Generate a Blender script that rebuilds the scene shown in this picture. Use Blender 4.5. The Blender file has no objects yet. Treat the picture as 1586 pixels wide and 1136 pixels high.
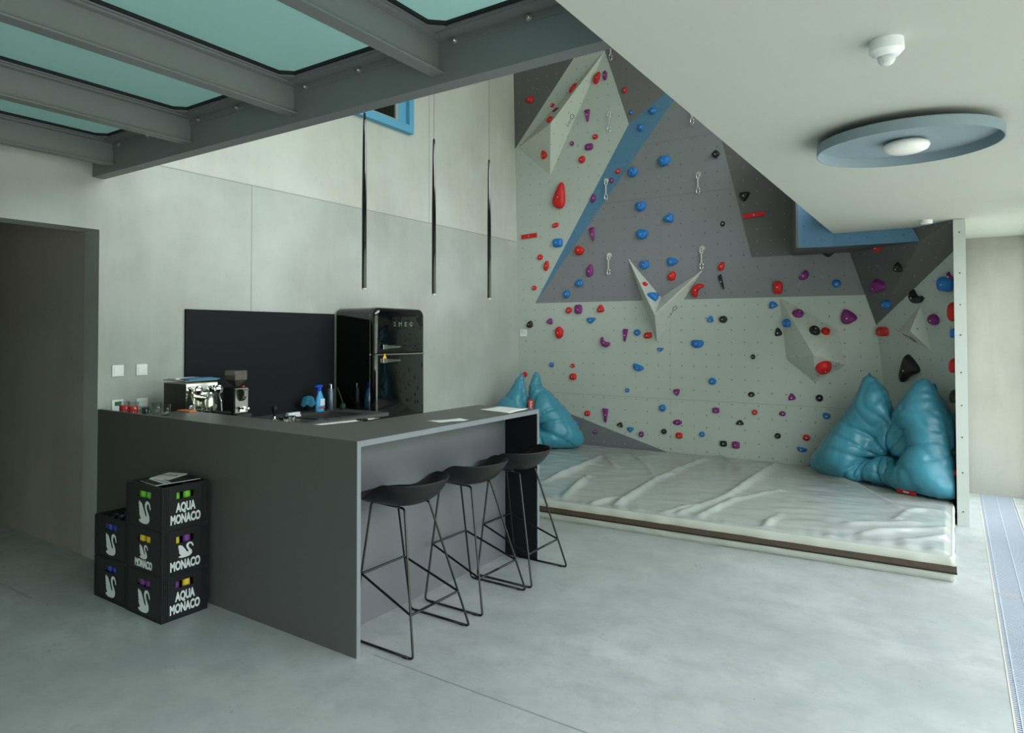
import bpy, bmesh, math, random
import numpy as np
from mathutils import Vector, Matrix, noise
from mathutils.geometry import delaunay_2d_cdt

PI = math.pi
scene = bpy.context.scene
C = scene.collection
random.seed(7)

# ------------------------------------------------------------------ camera
cam_d = bpy.data.cameras.new('camera')
cam = bpy.data.objects.new('camera', cam_d); C.objects.link(cam)
cam.location = (0, 0, 1.62)
cam.rotation_euler = (PI / 2 + 0.0201433, 0, 0.625413)
cam_d.sensor_width = 36; cam_d.sensor_fit = 'HORIZONTAL'
cam_d.lens = 1066.57 / 1586 * 36
cam_d.shift_x = 0.05459; cam_d.shift_y = -0.04428
cam_d.clip_start = 0.05; cam_d.clip_end = 200
scene.camera = cam

# ------------------------------------------------------------------ world: overcast sky above, trees and lawn below
world = bpy.data.worlds.new('world'); scene.world = world
world.use_nodes = True
wn, wl = world.node_tree.nodes, world.node_tree.links
wn.clear()
w_out = wn.new('ShaderNodeOutputWorld'); w_bg = wn.new('ShaderNodeBackground')
w_tc = wn.new('ShaderNodeTexCoord'); w_sep = wn.new('ShaderNodeSeparateXYZ'); w_ramp = wn.new('ShaderNodeValToRGB')
w_map = wn.new('ShaderNodeMapRange')
w_map.inputs['From Min'].default_value = -1; w_map.inputs['From Max'].default_value = 1
wl.new(w_tc.outputs['Generated'], w_sep.inputs[0]); wl.new(w_sep.outputs['Z'], w_map.inputs['Value'])
wl.new(w_map.outputs[0], w_ramp.inputs[0]); wl.new(w_ramp.outputs[0], w_bg.inputs['Color']); wl.new(w_bg.outputs[0], w_out.inputs[0])
els = w_ramp.color_ramp.elements
els[0].position = 0.0; els[0].color = (0.36, 0.38, 0.345, 1)
els[1].position = 1.0; els[1].color = (0.90, 0.96, 1.04, 1)
for p, c in ((0.47, (0.40, 0.42, 0.38, 1)), (0.50, (0.20, 0.27, 0.17, 1)), (0.56, (0.25, 0.33, 0.22, 1)), (0.62, (0.93, 0.99, 0.99, 1))):
    e = els.new(p); e.color = c
w_bg.inputs['Strength'].default_value = 7.0

scene.view_settings.view_transform = 'Standard'
scene.view_settings.look = 'None'
scene.view_settings.gamma = 1
scene.view_settings.use_curve_mapping = False
scene.view_settings.exposure = 0.0

# daylight comes in through the glazed long side (lower storey and gallery): portals guide the sky light
def portal(loc, sx, sy, rot):
    d = bpy.data.lights.new('daylight_portal', 'AREA'); d.shape = 'RECTANGLE'; d.size = sx; d.size_y = sy
    d.cycles.is_portal = True
    o = bpy.data.objects.new('daylight_portal', d); C.objects.link(o); o.location = loc; o.rotation_euler = rot
portal((0.72, 2.0, 1.30), 2.6, 13.6, (0, PI / 2, 0))
portal((0.72, 2.0, 4.5), 2.9, 13.6, (0, PI / 2, 0))

# ------------------------------------------------------------------ materials
def lin(c):
    return tuple(((v / 255) / 12.92 if v / 255 <= 0.04045 else ((v / 255 + 0.055) / 1.055) ** 2.4) for v in c) + (1,)

MATS = {}
def mat(name, col, rough=0.5, metal=0.0, noise_amt=0.04, nscale=6.0, bump=0.0, bscale=60.0, coat=0.0, spec=0.5, emit=None, trans=0.0, ior=1.45, alpha=1.0):
    if name in MATS: return MATS[name]
    m = bpy.data.materials.new(name); m.use_nodes = True
    N, L = m.node_tree.nodes, m.node_tree.links
    b = N['Principled BSDF']
    b.inputs['Roughness'].default_value = rough; b.inputs['Metallic'].default_value = metal
    b.inputs['Coat Weight'].default_value = coat; b.inputs['Coat Roughness'].default_value = 0.04
    b.inputs['Specular IOR Level'].default_value = spec; b.inputs['IOR'].default_value = ior
    b.inputs['Transmission Weight'].default_value = trans; b.inputs['Alpha'].default_value = alpha
    c = lin(col)
    tc = N.new('ShaderNodeTexCoord'); nz = N.new('ShaderNodeTexNoise'); nz.inputs['Scale'].default_value = nscale
    nz.inputs['Detail'].default_value = 5
    L.new(tc.outputs['Object'], nz.inputs['Vector'])
    mx = N.new('ShaderNodeMix'); mx.data_type = 'RGBA'
    L.new(nz.outputs['Fac'], mx.inputs['Factor'])
    mx.inputs['A'].default_value = tuple(v * (1 - 2 * noise_amt) for v in c[:3]) + (1,)
    mx.inputs['B'].default_value = tuple(min(1, v * (1 + 2 * noise_amt)) for v in c[:3]) + (1,)
    L.new(mx.outputs['Result'], b.inputs['Base Color'])
    if bump:
        bz = N.new('ShaderNodeTexNoise'); bz.inputs['Scale'].default_value = bscale; bz.inputs['Detail'].default_value = 3
        L.new(tc.outputs['Object'], bz.inputs['Vector'])
        bp = N.new('ShaderNodeBump'); bp.inputs['Strength'].default_value = bump; bp.inputs['Distance'].default_value = 0.01
        L.new(bz.outputs['Fac'], bp.inputs['Height']); L.new(bp.outputs['Normal'], b.inputs['Normal'])
    if emit:
        b.inputs['Emission Color'].default_value = lin(emit[0]); b.inputs['Emission Strength'].default_value = emit[1]
    MATS[name] = m
    return m

def nmath(N, L, op, a, b=None, c=None):
    n = N.new('ShaderNodeMath'); n.operation = op
    for i, v in enumerate((a, b, c)):
        if v is None: continue
        if isinstance(v, (int, float)): n.inputs[i].default_value = v
        else: L.new(v, n.inputs[i])
    return n.outputs[0]

def nmix(N, L, f, a, b, mode='MIX'):
    n = N.new('ShaderNodeMix'); n.data_type = 'RGBA'; n.blend_type = mode
    for k, v in (('Factor', f), ('A', a), ('B', b)):
        if isinstance(v, (int, float, tuple)): n.inputs[k].default_value = v
        else: L.new(v, n.inputs[k])
    return n.outputs['Result']

def nnoise(N, L, vec, scale, detail=4, rough=0.5, stretch=None):
    if stretch:
        mp = N.new('ShaderNodeMapping'); mp.inputs['Scale'].default_value = stretch
        L.new(vec, mp.inputs['Vector']); vec = mp.outputs[0]
    n = N.new('ShaderNodeTexNoise'); n.inputs['Scale'].default_value = scale
    n.inputs['Detail'].default_value = detail; n.inputs['Roughness'].default_value = rough
    L.new(vec, n.inputs['Vector'])
    return n.outputs['Fac']

def nrange(N, L, v, a, b, c=0.0, d=1.0):
    n = N.new('ShaderNodeMapRange'); L.new(v, n.inputs['Value'])
    for k, x in (('From Min', a), ('From Max', b), ('To Min', c), ('To Max', d)): n.inputs[k].default_value = x
    return n.outputs[0]

def concrete(name, base, kind='wall', joints=(), pour=False):
    """fair-faced concrete; joints = (axis index, position, lo axis, lo, hi) thin grooves"""
    m = bpy.data.materials.new(name); m.use_nodes = True
    N, L = m.node_tree.nodes, m.node_tree.links
    b = N['Principled BSDF']
    g = N.new('ShaderNodeNewGeometry'); P = g.outputs['Position']
    sp = N.new('ShaderNodeSeparateXYZ'); L.new(P, sp.inputs[0])
    c = lin(base)
    sc = lambda k: tuple(min(1, v * k) for v in c[:3]) + (1,)
    if kind == 'floor':
        n1 = nnoise(N, L, P, 1.1, 6, 0.62); n2 = nnoise(N, L, P, 5.0, 7, 0.7); n3 = nnoise(N, L, P, 0.5, 3)
        col = nmix(N, L, nrange(N, L, n1, 0.35, 0.68), sc(0.80), sc(1.13))
        col = nmix(N, L, nrange(N, L, n2, 0.47, 0.66, 0, 0.55), col, sc(0.66))
        n7 = nnoise(N, L, P, 2.0, 8, 0.72, (1, 1.8, 1)); col = nmix(N, L, nrange(N, L, n7, 0.50, 0.64, 0, 0.55), col, (c[0] * .74, c[1] * .78, c[2] * .80, 1))
        col = nmix(N, L, nrange(N, L, n3, 0.4, 0.65, 0, 0.4), col, (c[0] * .78, c[1] * .88, c[2] * .86, 1))
        L.new(nrange(N, L, n2, 0.3, 0.7, 0.26, 0.42), b.inputs['Roughness'])
        b.inputs['Specular IOR Level'].default_value = 0.5
    else:
        n1 = nnoise(N, L, P, 0.9, 5, 0.55); n2 = nnoise(N, L, P, 3.0, 5, 0.6, (3.0, 3.0, 0.35)); n3 = nnoise(N, L, P, 18, 4, 0.6)
        n4 = nnoise(N, L, P, 1.6, 2, 0.4, (1, 1, 0.9))
        col = nmix(N, L, nrange(N, L, n1, 0.32, 0.68), sc(0.86), sc(1.10))
        col = nmix(N, L, nrange(N, L, n2, 0.45, 0.75, 0, 0.45), col, (c[0] * 1.12, c[1] * 1.10, c[2] * 1.04, 1))
        col = nmix(N, L, nrange(N, L, n3, 0.55, 0.8, 0, 0.25), col, sc(0.75))
        if pour: col = nmix(N, L, nmath(N, L, 'LESS_THAN', sp.outputs[2], 2.945), col, nmix(N, L, 1.0, col, (.76, .785, .79, 1), 'MULTIPLY'))
        n5 = nnoise(N, L, P, 1.3, 3, 0.45); n6 = nnoise(N, L, P, 2.2, 8, 0.75)
        col = nmix(N, L, nmath(N, L, 'MULTIPLY', nrange(N, L, n5, 0.48, 0.66), 0.34), col, (min(1, c[0] * 1.16), min(1, c[1] * 1.19), min(1, c[2] * 1.24), 1))
        col = nmix(N, L, nrange(N, L, n6, 0.56, 0.70, 0, 0.24), col, (c[0] * .78, c[1] * .77, c[2] * .74, 1))
        L.new(nrange(N, L, n4, 0.4, 0.62, 0.62, 0.40), b.inputs['Roughness'])
        b.inputs['Specular IOR Level'].default_value = 0.4
    h = nnoise(N, L, P, 30, 4, 0.6)
    for (ax, pos, lax, lo, hi) in joints:
        d = nmath(N, L, 'ABSOLUTE', nmath(N, L, 'SUBTRACT', sp.outputs[ax], pos))
        w = nmath(N, L, 'LESS_THAN', d, 0.0055)
        w = nmath(N, L, 'MULTIPLY', w, nmath(N, L, 'GREATER_THAN', sp.outputs[lax], lo))
        w = nmath(N, L, 'MULTIPLY', w, nmath(N, L, 'LESS_THAN', sp.outputs[lax], hi))
        col = nmix(N, L, nmath(N, L, 'MULTIPLY', w, 0.7), col, sc(0.45))
    L.new(col, b.inputs['Base Color'])
    bp = N.new('ShaderNodeBump'); bp.inputs['Strength'].default_value = 0.08; bp.inputs['Distance'].default_value = 0.01
    L.new(h, bp.inputs['Height']); L.new(bp.outputs[0], b.inputs['Normal'])
    return m

def panel_mat(name, base, dot, rough=0.6, dots=True, seams=(), vseams=()):
    """painted climbing board with a grid of T-nut holes (UV in metres)"""
    m = bpy.data.materials.new(name); m.use_nodes = True
    N, L = m.node_tree.nodes, m.node_tree.links
    b = N['Principled BSDF']; b.inputs['Roughness'].default_value = rough
    b.inputs['Specular IOR Level'].default_value = 0.35
    tc = N.new('ShaderNodeTexCoord'); sp = N.new('ShaderNodeSeparateXYZ'); L.new(tc.outputs['UV'], sp.inputs[0])
    P = tc.outputs['UV']
    c = lin(base)
    col = nmix(N, L, nnoise(N, L, P, 1.5, 4), tuple(v * .94 for v in c[:3]) + (1,), tuple(v * 1.05 for v in c[:3]) + (1,))
    col = nmix(N, L, nrange(N, L, nnoise(N, L, P, 9, 6, 0.7), 0.62, 0.8, 0, 0.18), col, lin((205, 210, 208)))
    for z in seams:
        w = nmath(N, L, 'LESS_THAN', nmath(N, L, 'ABSOLUTE', nmath(N, L, 'SUBTRACT', sp.outputs[1], z)), 0.003)
        col = nmix(N, L, nmath(N, L, 'MULTIPLY', w, 0.5), col, tuple(v * .35 for v in c[:3]) + (1,))
    for x_ in vseams:
        w = nmath(N, L, 'LESS_THAN', nmath(N, L, 'ABSOLUTE', nmath(N, L, 'SUBTRACT', sp.outputs[0], x_)), 0.0025)
        col = nmix(N, L, nmath(N, L, 'MULTIPLY', w, 0.4), col, tuple(v * .5 for v in c[:3]) + (1,))
    if dots:
        s = 0.146
        fx = nmath(N, L, 'SUBTRACT', nmath(N, L, 'FRACT', nmath(N, L, 'DIVIDE', sp.outputs[0], s)), 0.5)
        fy = nmath(N, L, 'SUBTRACT', nmath(N, L, 'FRACT', nmath(N, L, 'DIVIDE', sp.outputs[1], s)), 0.5)
        d = nmath(N, L, 'SQRT', nmath(N, L, 'ADD', nmath(N, L, 'MULTIPLY', fx, fx), nmath(N, L, 'MULTIPLY', fy, fy)))
        w = nmath(N, L, 'LESS_THAN', d, 0.0066 / s)
        wn_ = N.new('ShaderNodeTexWhiteNoise'); wn_.noise_dimensions = '2D'
        cb = N.new('ShaderNodeCombineXYZ')
        L.new(nmath(N, L, 'FLOOR', nmath(N, L, 'DIVIDE', sp.outputs[0], s)), cb.inputs[0])
        L.new(nmath(N, L, 'FLOOR', nmath(N, L, 'DIVIDE', sp.outputs[1], s)), cb.inputs[1])
        L.new(cb.outputs[0], wn_.inputs['Vector'])
        k = nrange(N, L, wn_.outputs['Value'], 0, 1, 0.35, 1.0)
        col = nmix(N, L, nmath(N, L, 'MULTIPLY', w, k), col, lin(dot))
    L.new(col, b.inputs['Base Color'])
    return m

def glass_mat(name, tint=(1, 1, 1, 1), gloss=0.08):
    m = bpy.data.materials.new(name); m.use_nodes = True
    N, L = m.node_tree.nodes, m.node_tree.links; N.clear()
    o = N.new('ShaderNodeOutputMaterial'); t = N.new('ShaderNodeBsdfTransparent'); t.inputs[0].default_value = tint
    g = N.new('ShaderNodeBsdfGlossy'); g.inputs['Roughness'].default_value = 0.02
    fr = N.new('ShaderNodeLayerWeight'); fr.inputs['Blend'].default_value = .5
    mx = N.new('ShaderNodeMixShader'); mr = N.new('ShaderNodeMapRange'); mr.inputs['To Min'].default_value = .04; mr.inputs['To Max'].default_value = .75; pw = N.new('ShaderNodeMath'); pw.operation = 'POWER'; pw.inputs[1].default_value = 4.0; L.new(fr.outputs['Facing'], pw.inputs[0]); L.new(pw.outputs[0], mr.inputs['Value']); L.new(mr.outputs[0], mx.inputs[0]); L.new(t.outputs[0], mx.inputs[1]); L.new(g.outputs[0], mx.inputs[2])
    L.new(mx.outputs[0], o.inputs[0])
    return m

def frosted_mat():
    m = bpy.data.materials.new('frosted_floor_glass'); m.use_nodes = True
    N, L = m.node_tree.nodes, m.node_tree.links; N.clear()
    o = N.new('ShaderNodeOutputMaterial'); t = N.new('ShaderNodeBsdfTranslucent'); t.inputs[0].default_value = lin((206, 232, 228))
    g = N.new('ShaderNodeBsdfPrincipled'); g.inputs['Base Color'].default_value = lin((104, 140, 138)); g.inputs['Roughness'].default_value = 0.2
    mx = N.new('ShaderNodeMixShader'); mx.inputs[0].default_value = 0.35
    L.new(t.outputs[0], mx.inputs[1]); L.new(g.outputs[0], mx.inputs[2]); L.new(mx.outputs[0], o.inputs[0])
    return m

M_conc = concrete('fair_faced_concrete', (184, 187, 181), joints=((2, 2.945, 1, 2.6, 9), (1, 3.859, 2, 0, 2.945), (1, 6.4, 2, 2.945, 7)), pour=True)
M_conc2 = concrete('fair_faced_concrete_plain', (150, 151, 143))
M_conc_dk = concrete('passage_concrete', (158, 155, 144))
M_floor = concrete('polished_concrete_floor', (166, 171, 170), 'floor', joints=((1, 2.61, 0, -2.4, 3.0), (1, 1.93, 0, -9, -4.6)))
M_ceil = mat('white_ceiling_plaster', (174, 179, 171), 0.75, noise_amt=0.01)
M_pale = panel_mat('pale_grey_board', (178, 186, 180), (25, 22, 22), seams=(0.83,), vseams=(-2.84,))
M_greyp = panel_mat('mid_grey_board', (126, 128, 132), (40, 40, 42), seams=(3.35, 4.04), vseams=(-2.95,))
M_darkp = panel_mat('dark_grey_board', (96, 96, 95), (150, 158, 158))
M_greylow = panel_mat('grey_lower_board', (112, 114, 119), (170, 168, 150))
M_stripe = panel_mat('blue_board', (80, 120, 148), (50, 70, 90))
M_vol = panel_mat('pale_volume_board', (186, 192, 184), (30, 28, 28))
M_boxdark = mat('dark_box_underside', (74, 75, 76), 0.6)
M_post = mat('pale_panel_edge', (192, 198, 194), 0.55, noise_amt=.02)
M_frontp = mat('anthracite_front_board', (92, 95, 100), 0.42, noise_amt=.03, nscale=3)
M_steel = mat('grey_painted_steel', (110, 114, 114), 0.45, noise_amt=.03)
M_gasket = mat('black_gasket', (16, 18, 20), 0.6)
M_bolt = mat('zinc_bolt', (190, 190, 185), 0.3, 0.9)
M_frost = frosted_mat()
M_counter = mat('anthracite_laminate', (81, 81, 81), 0.42, noise_amt=.02, nscale=2)
M_counter_edge = mat('anthracite_laminate_edge', (112, 117, 124), 0.4, noise_amt=.02)
M_splash_end_shade = mat('dark_splashback_laminate_end_shade', (17, 21, 25), 0.65, spec=0.25, noise_amt=.02)
M_black = mat('black_gloss_enamel', (6, 6, 7), 0.06, coat=1.0, noise_amt=.0)
M_blackmetal = mat('black_powder_coat', (14, 14, 15), 0.32, noise_amt=.02)
M_blackplast = mat('black_seat_shell', (22, 23, 24), 0.38, noise_amt=.08, nscale=14)
M_chrome = mat('polished_chrome', (225, 225, 222), 0.08, 1.0, noise_amt=.0)
M_steelb = mat('brushed_steel', (150, 150, 148), 0.3, 1.0, noise_amt=.03)
M_white = mat('white_plastic', (226, 230, 230), 0.35, noise_amt=.01)
M_paper = mat('white_paper', (240, 242, 242), 0.7, noise_amt=.01)
M_crate = mat('black_crate_plastic', (25, 27, 29), 0.45, noise_amt=.06)
M_print = mat('white_crate_print', (205, 212, 212), 0.5, noise_amt=.06, nscale=30)
M_mat = mat('silver_grey_vinyl', (160, 166, 162), 0.19, noise_amt=.02, nscale=3, spec=0.6)
M_matside = mat('pale_vinyl_side', (178, 182, 172), 0.42, noise_amt=.02)
M_matband = mat('brown_hook_band', (74, 62, 50), 0.7, noise_amt=.15, nscale=20)
M_zip = mat('black_zip', (22, 26, 32), 0.4)
M_bag = mat('teal_nylon', (63, 134, 155), 0.32, noise_amt=.03, nscale=3, spec=0.5)
M_blue = mat('sky_blue_frame', (92, 160, 196), 0.5, noise_amt=.01)
M_glass = glass_mat('clear_glass')
M_alu = mat('anodised_aluminium', (182, 190, 202), 0.38, 0.4, noise_amt=.02)
M_dish = mat('blue_grey_lamp_dish', (126, 144, 153), 0.5, noise_amt=.01)
M_opal = mat('opal_glass', (232, 232, 228), 0.25, noise_amt=.0)
M_dark = mat('dark_interior', (24, 26, 26), 0.8)
HC = {'red': mat('red_hold_resin', (196, 26, 24), 0.45, noise_amt=.10, nscale=20, bump=.25, bscale=180),
      'blue': mat('blue_hold_resin', (28, 112, 186), 0.45, noise_amt=.10, nscale=20, bump=.25, bscale=180),
      'purple': mat('purple_hold_resin', (122, 36, 112), 0.5, noise_amt=.12, nscale=20, bump=.25, bscale=180),
      'black': mat('black_hold_resin', (24, 24, 27), 0.45, noise_amt=.2, nscale=20, bump=.25, bscale=180)}

# ------------------------------------------------------------------ building helpers
class MB:
    def __init__(s): s.v, s.f, s.uv = [], [], None
    def add(s, vs, fs):
        o = len(s.v); s.v += [tuple(v) for v in vs]; s.f += [tuple(i + o for i in f) for f in fs]; return s
    def box(s, x0, x1, y0, y1, z0, z1):
        return s.add([(x0, y0, z0), (x1, y0, z0), (x1, y1, z0), (x0, y1, z0), (x0, y0, z1), (x1, y0, z1), (x1, y1, z1), (x0, y1, z1)],
                     [(0, 3, 2, 1), (4, 5, 6, 7), (0, 1, 5, 4), (1, 2, 6, 5), (2, 3, 7, 6), (3, 0, 4, 7)])
    def prism(s, poly, off):
        """closed 3D polygon extruded by the vector off"""
        n = len(poly); off = Vector(off); P = [Vector(p) for p in poly]
        return s.add(P + [p + off for p in P], [tuple(range(n))[::-1], tuple(range(n, 2 * n))] + [(i, (i + 1) % n, n + (i + 1) % n, n + i) for i in range(n)])
    def tube(s, pts, r, n=8, cap=True):
        P = [Vector(p) for p in pts]; R = r if isinstance(r, (list, tuple)) else [r] * len(P)
        up = None; vs = []
        for i, p in enumerate(P):
            t = (P[min(i + 1, len(P) - 1)] - P[max(i - 1, 0)]).normalized()
            if up is None:
                up = Vector((0, 0, 1)) if abs(t.z) < .9 else Vector((1, 0, 0))
            a = (up - t * up.dot(t)).normalized(); up = a; b = t.cross(a)
            for k in range(n):
                q = 2 * PI * k / n; vs.append(p + (a * math.cos(q) + b * math.sin(q)) * R[i])
        fs = [(i * n + k, i * n + (k + 1) % n, (i + 1) * n + (k + 1) % n, (i + 1) * n + k) for i in range(len(P) - 1) for k in range(n)]
        if cap: fs += [tuple(range(n))[::-1], tuple((len(P) - 1) * n + k for k in range(n))]
        return s.add(vs, fs)
    def lathe(s, prof, c=(0, 0, 0), n=24, axis='z', cap=True):
        """prof = [(radius, height)...] about the axis through c"""
        vs = []
        for r, h in prof:
            for k in range(n):
                q = 2 * PI * k / n; x, y = r * math.cos(q), r * math.sin(q)
                v = {'z': (x, y, h), 'x': (h, x, y), 'y': (y, h, x)}[axis]
                vs.append((c[0] + v[0], c[1] + v[1], c[2] + v[2]))
        m = len(prof)
        fs = [(i * n + k, i * n + (k + 1) % n, (i + 1) * n + (k + 1) % n, (i + 1) * n + k) for i in range(m - 1) for k in range(n)]
        if cap: fs += [tuple(range(n))[::-1], tuple((m - 1) * n + k for k in range(n))]
        return s.add(vs, fs)

BASE = {}
def link_mesh(name, mb, material, parent=None, smooth=False, bevel=0.0, fixn=True):
    base = Vector((0, 0, 0))
    if parent is not None: base = BASE.get(parent.name, Vector((0, 0, 0)))
    me = bpy.data.meshes.new(name)
    me.from_pydata([tuple(Vector(v) - base) for v in mb.v], [], mb.f)
    me.validate(); me.update()
    if fixn:
        bm = bmesh.new(); bm.from_mesh(me); bmesh.ops.recalc_face_normals(bm, faces=bm.faces); bm.to_mesh(me); bm.free()
    me.materials.append(material)
    if smooth:
        me.polygons.foreach_set('use_smooth', [True] * len(me.polygons))
        if smooth != 'all':
            try: me.set_sharp_from_angle(angle=math.radians(38))
            except Exception: pass
    o = bpy.data.objects.new(name, me); C.objects.link(o)
    if parent is not None:
        o.parent = parent; BASE[o.name] = base
    if bevel:
        b = o.modifiers.new('bevel', 'BEVEL'); b.width = bevel; b.segments = 2; b.limit_method = 'ANGLE'
    return o

def tag(o, label, cat, group=None):
    o['label'] = label; o['category'] = cat
    if group: o['group'] = group
    return o

def thing(name, label, cat, loc=(0, 0, 0), group=None):
    o = bpy.data.objects.new(name, None); C.objects.link(o); o.location = loc; o.empty_display_size = .1
    BASE[o.name] = Vector(loc)
    return tag(o, label, cat, group)

def struct(name, mb, material, **k):
    o = link_mesh(name, mb, material, **k); o['kind'] = 'structure'; return o

def dup(root, loc, rz=0.0, label=None, group=None):
    r = root.copy(); C.objects.link(r); r.location = loc; r.rotation_euler = (0, 0, rz)
    if label: r['label'] = label
    if group: r['group'] = group
    for ch in list(root.children):
        c = ch.copy(); C.objects.link(c); c.parent = r
        for g in list(ch.children):
            d = g.copy(); C.objects.link(d); d.parent = c
    return r

def text_mb(body, size, origin, ux, uy, sx=1.0, bold=0.0, align='CENTER', depth=0.0008, spacing=1.0):
    cu = bpy.data.curves.new('t', 'FONT'); cu.body = body; cu.size = size; cu.align_x = align; cu.align_y = 'CENTER'
    cu.offset = bold; cu.extrude = depth; cu.resolution_u = 3; cu.space_character = spacing
    o = bpy.data.objects.new('t', cu); C.objects.link(o)
    dg = bpy.context.evaluated_depsgraph_get()
    me = bpy.data.meshes.new_from_object(o.evaluated_get(dg))
    ux, uy, og = Vector(ux), Vector(uy), Vector(origin); n = ux.cross(uy)
    mb = MB().add([og + ux * (v.co.x * sx) + uy * v.co.y + n * (v.co.z + depth) for v in me.vertices], [tuple(p.vertices) for p in me.polygons])
    bpy.data.objects.remove(o); bpy.data.curves.remove(cu); bpy.data.meshes.remove(me)
    return mb

def fill_poly(poly2, origin, ux, uy, depth=0.0015):
    """flat printed shape with a little thickness; poly2 is a concave outline"""
    ux, uy, og = Vector(ux), Vector(uy), Vector(origin); n = ux.cross(uy)
    k = len(poly2)
    V2, E2, F2, _, _, _ = delaunay_2d_cdt([Vector(p) for p in poly2], [(i, (i + 1) % k) for i in range(k)], [], 1, 1e-6)
    return MB().add([og + ux * p.x + uy * p.y + n * depth for p in V2], [tuple(f) for f in F2])

def smooth_poly(P, it=2):
    for _ in range(it):
        Q = []
        for i in range(len(P)):
            a, b = P[i], P[(i + 1) % len(P)]
            Q += [(a[0] * .75 + b[0] * .25, a[1] * .75 + b[1] * .25), (a[0] * .25 + b[0] * .75, a[1] * .25 + b[1] * .75)]
        P = Q
    return P
W = -5.015
FACETS = {
 'dark_upper_left': [[-5.015, 8.373, 4.262], [-3.761, 8.348, 5.711], [-3.727, 8.336, 6.0], [-5.015, 8.309, 6.0]],
 'pale_left': [[-5.015, 8.373, 4.262], [-3.761, 8.348, 5.711], [-3.341, 8.408, 4.327], [-4.742, 8.46, 2.065], [-5.015, 8.46, 1.944]],
 'dark_upper': [[-3.761, 8.348, 5.711], [-3.341, 8.408, 4.327], [-2.504, 8.46, 4.881], [-2.442, 8.46, 4.966], [-2.406, 8.46, 5.723], [-3.727, 8.336, 6.0]],
 'stripe': [[-3.341, 8.408, 4.327], [-4.742, 8.46, 2.065], [-2.504, 8.46, 4.881]],
 'grey': [[-4.742, 8.46, 2.065], [-0.755, 8.46, 2.046], [-0.894, 8.46, 2.509], [-1.886, 8.46, 2.52], [-2.442, 8.46, 4.966], [-2.504, 8.46, 4.881]],
 'dark_right': [[-2.442, 8.46, 4.966], [-1.886, 8.46, 2.52], [-0.894, 8.46, 2.509], [-0.95, 8.46, 2.52], [-0.95, 8.46, 6.0], [-2.406, 8.46, 5.723]],
 'pale_lower': [[-5.015, 8.46, 1.944], [-4.742, 8.46, 2.065], [-0.755, 8.46, 2.046], [-0.658, 8.46, 1.724], [-0.472, 8.46, 0.0], [-2.677, 8.46, 0.111], [-4.243, 8.46, 0.568], [-5.015, 8.46, 0.796]],
 'grey_lower': [[-5.015, 8.46, 0.796], [-4.243, 8.46, 0.568], [-2.677, 8.46, 0.111], [-5.015, 8.46, 0.0]],
 'corner': [[-0.658, 8.46, 1.724], [0.015, 7.498, 2.369], [0.008, 7.839, 0.0], [-0.472, 8.46, 0.0]],
 'dark_corner': [[-0.658, 8.46, 1.724], [-0.894, 8.46, 2.509], [-0.24, 7.63, 2.485], [-0.296, 7.655, 2.614], [0.008, 7.3, 2.615], [0.015, 7.498, 2.369]],
}
VOLUMES = {
 'V1': ([[-4.962, 8.374, 4.271], [-3.647, 8.364, 5.327], [-4.47, 8.402, 3.813]], [-4.295, 8.083, 4.421]),
 'V2': ([[-3.377, 8.46, 2.6], [-2.952, 8.46, 2.09], [-2.448, 8.46, 2.401], [-3.008, 8.46, 1.535]], [-2.935, 8.18, 1.869]),
 'V3': ([[-1.594, 8.46, 2.046], [-1.527, 8.46, 1.35], [-1.241, 8.46, 1.099], [-0.94, 8.46, 1.298], [-1.013, 8.46, 1.673]], [-1.2, 8.12, 1.407]),
 'V4': ([[-0.46, 8.213, 1.652], [-0.25, 7.905, 1.906], [-0.169, 7.863, 1.468]], [-0.335, 7.853, 1.658]),
}
FACE_N = {'L': [0.022, -0.999, -0.037], 'G': [0.0, -1.0, 0.0], 'S': [0.13, -0.986, -0.103], 'D2': [0.076, -0.997, -0.02], 'D1': [0.022, -0.999, -0.037], 'W': [0.0, -1.0, 0.0], 'DR': [0.0, -1.0, 0.0], 'DC': [-0.759, -0.61, -0.227], 'WC': [-0.789, -0.609, -0.085], 'LG': [0.0, -1.0, 0.0], 'V1A': [-0.436, -0.723, 0.536], 'V1B': [-0.299, -0.878, -0.374], 'V2A': [0.698, -0.418, 0.582], 'V3A': [0.39, -0.691, 0.609], 'V3L': [-0.713, -0.698, -0.068], 'V3R': [0.454, -0.568, -0.687], 'SW': [-1.0, -0.0, 0.0]}
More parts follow.
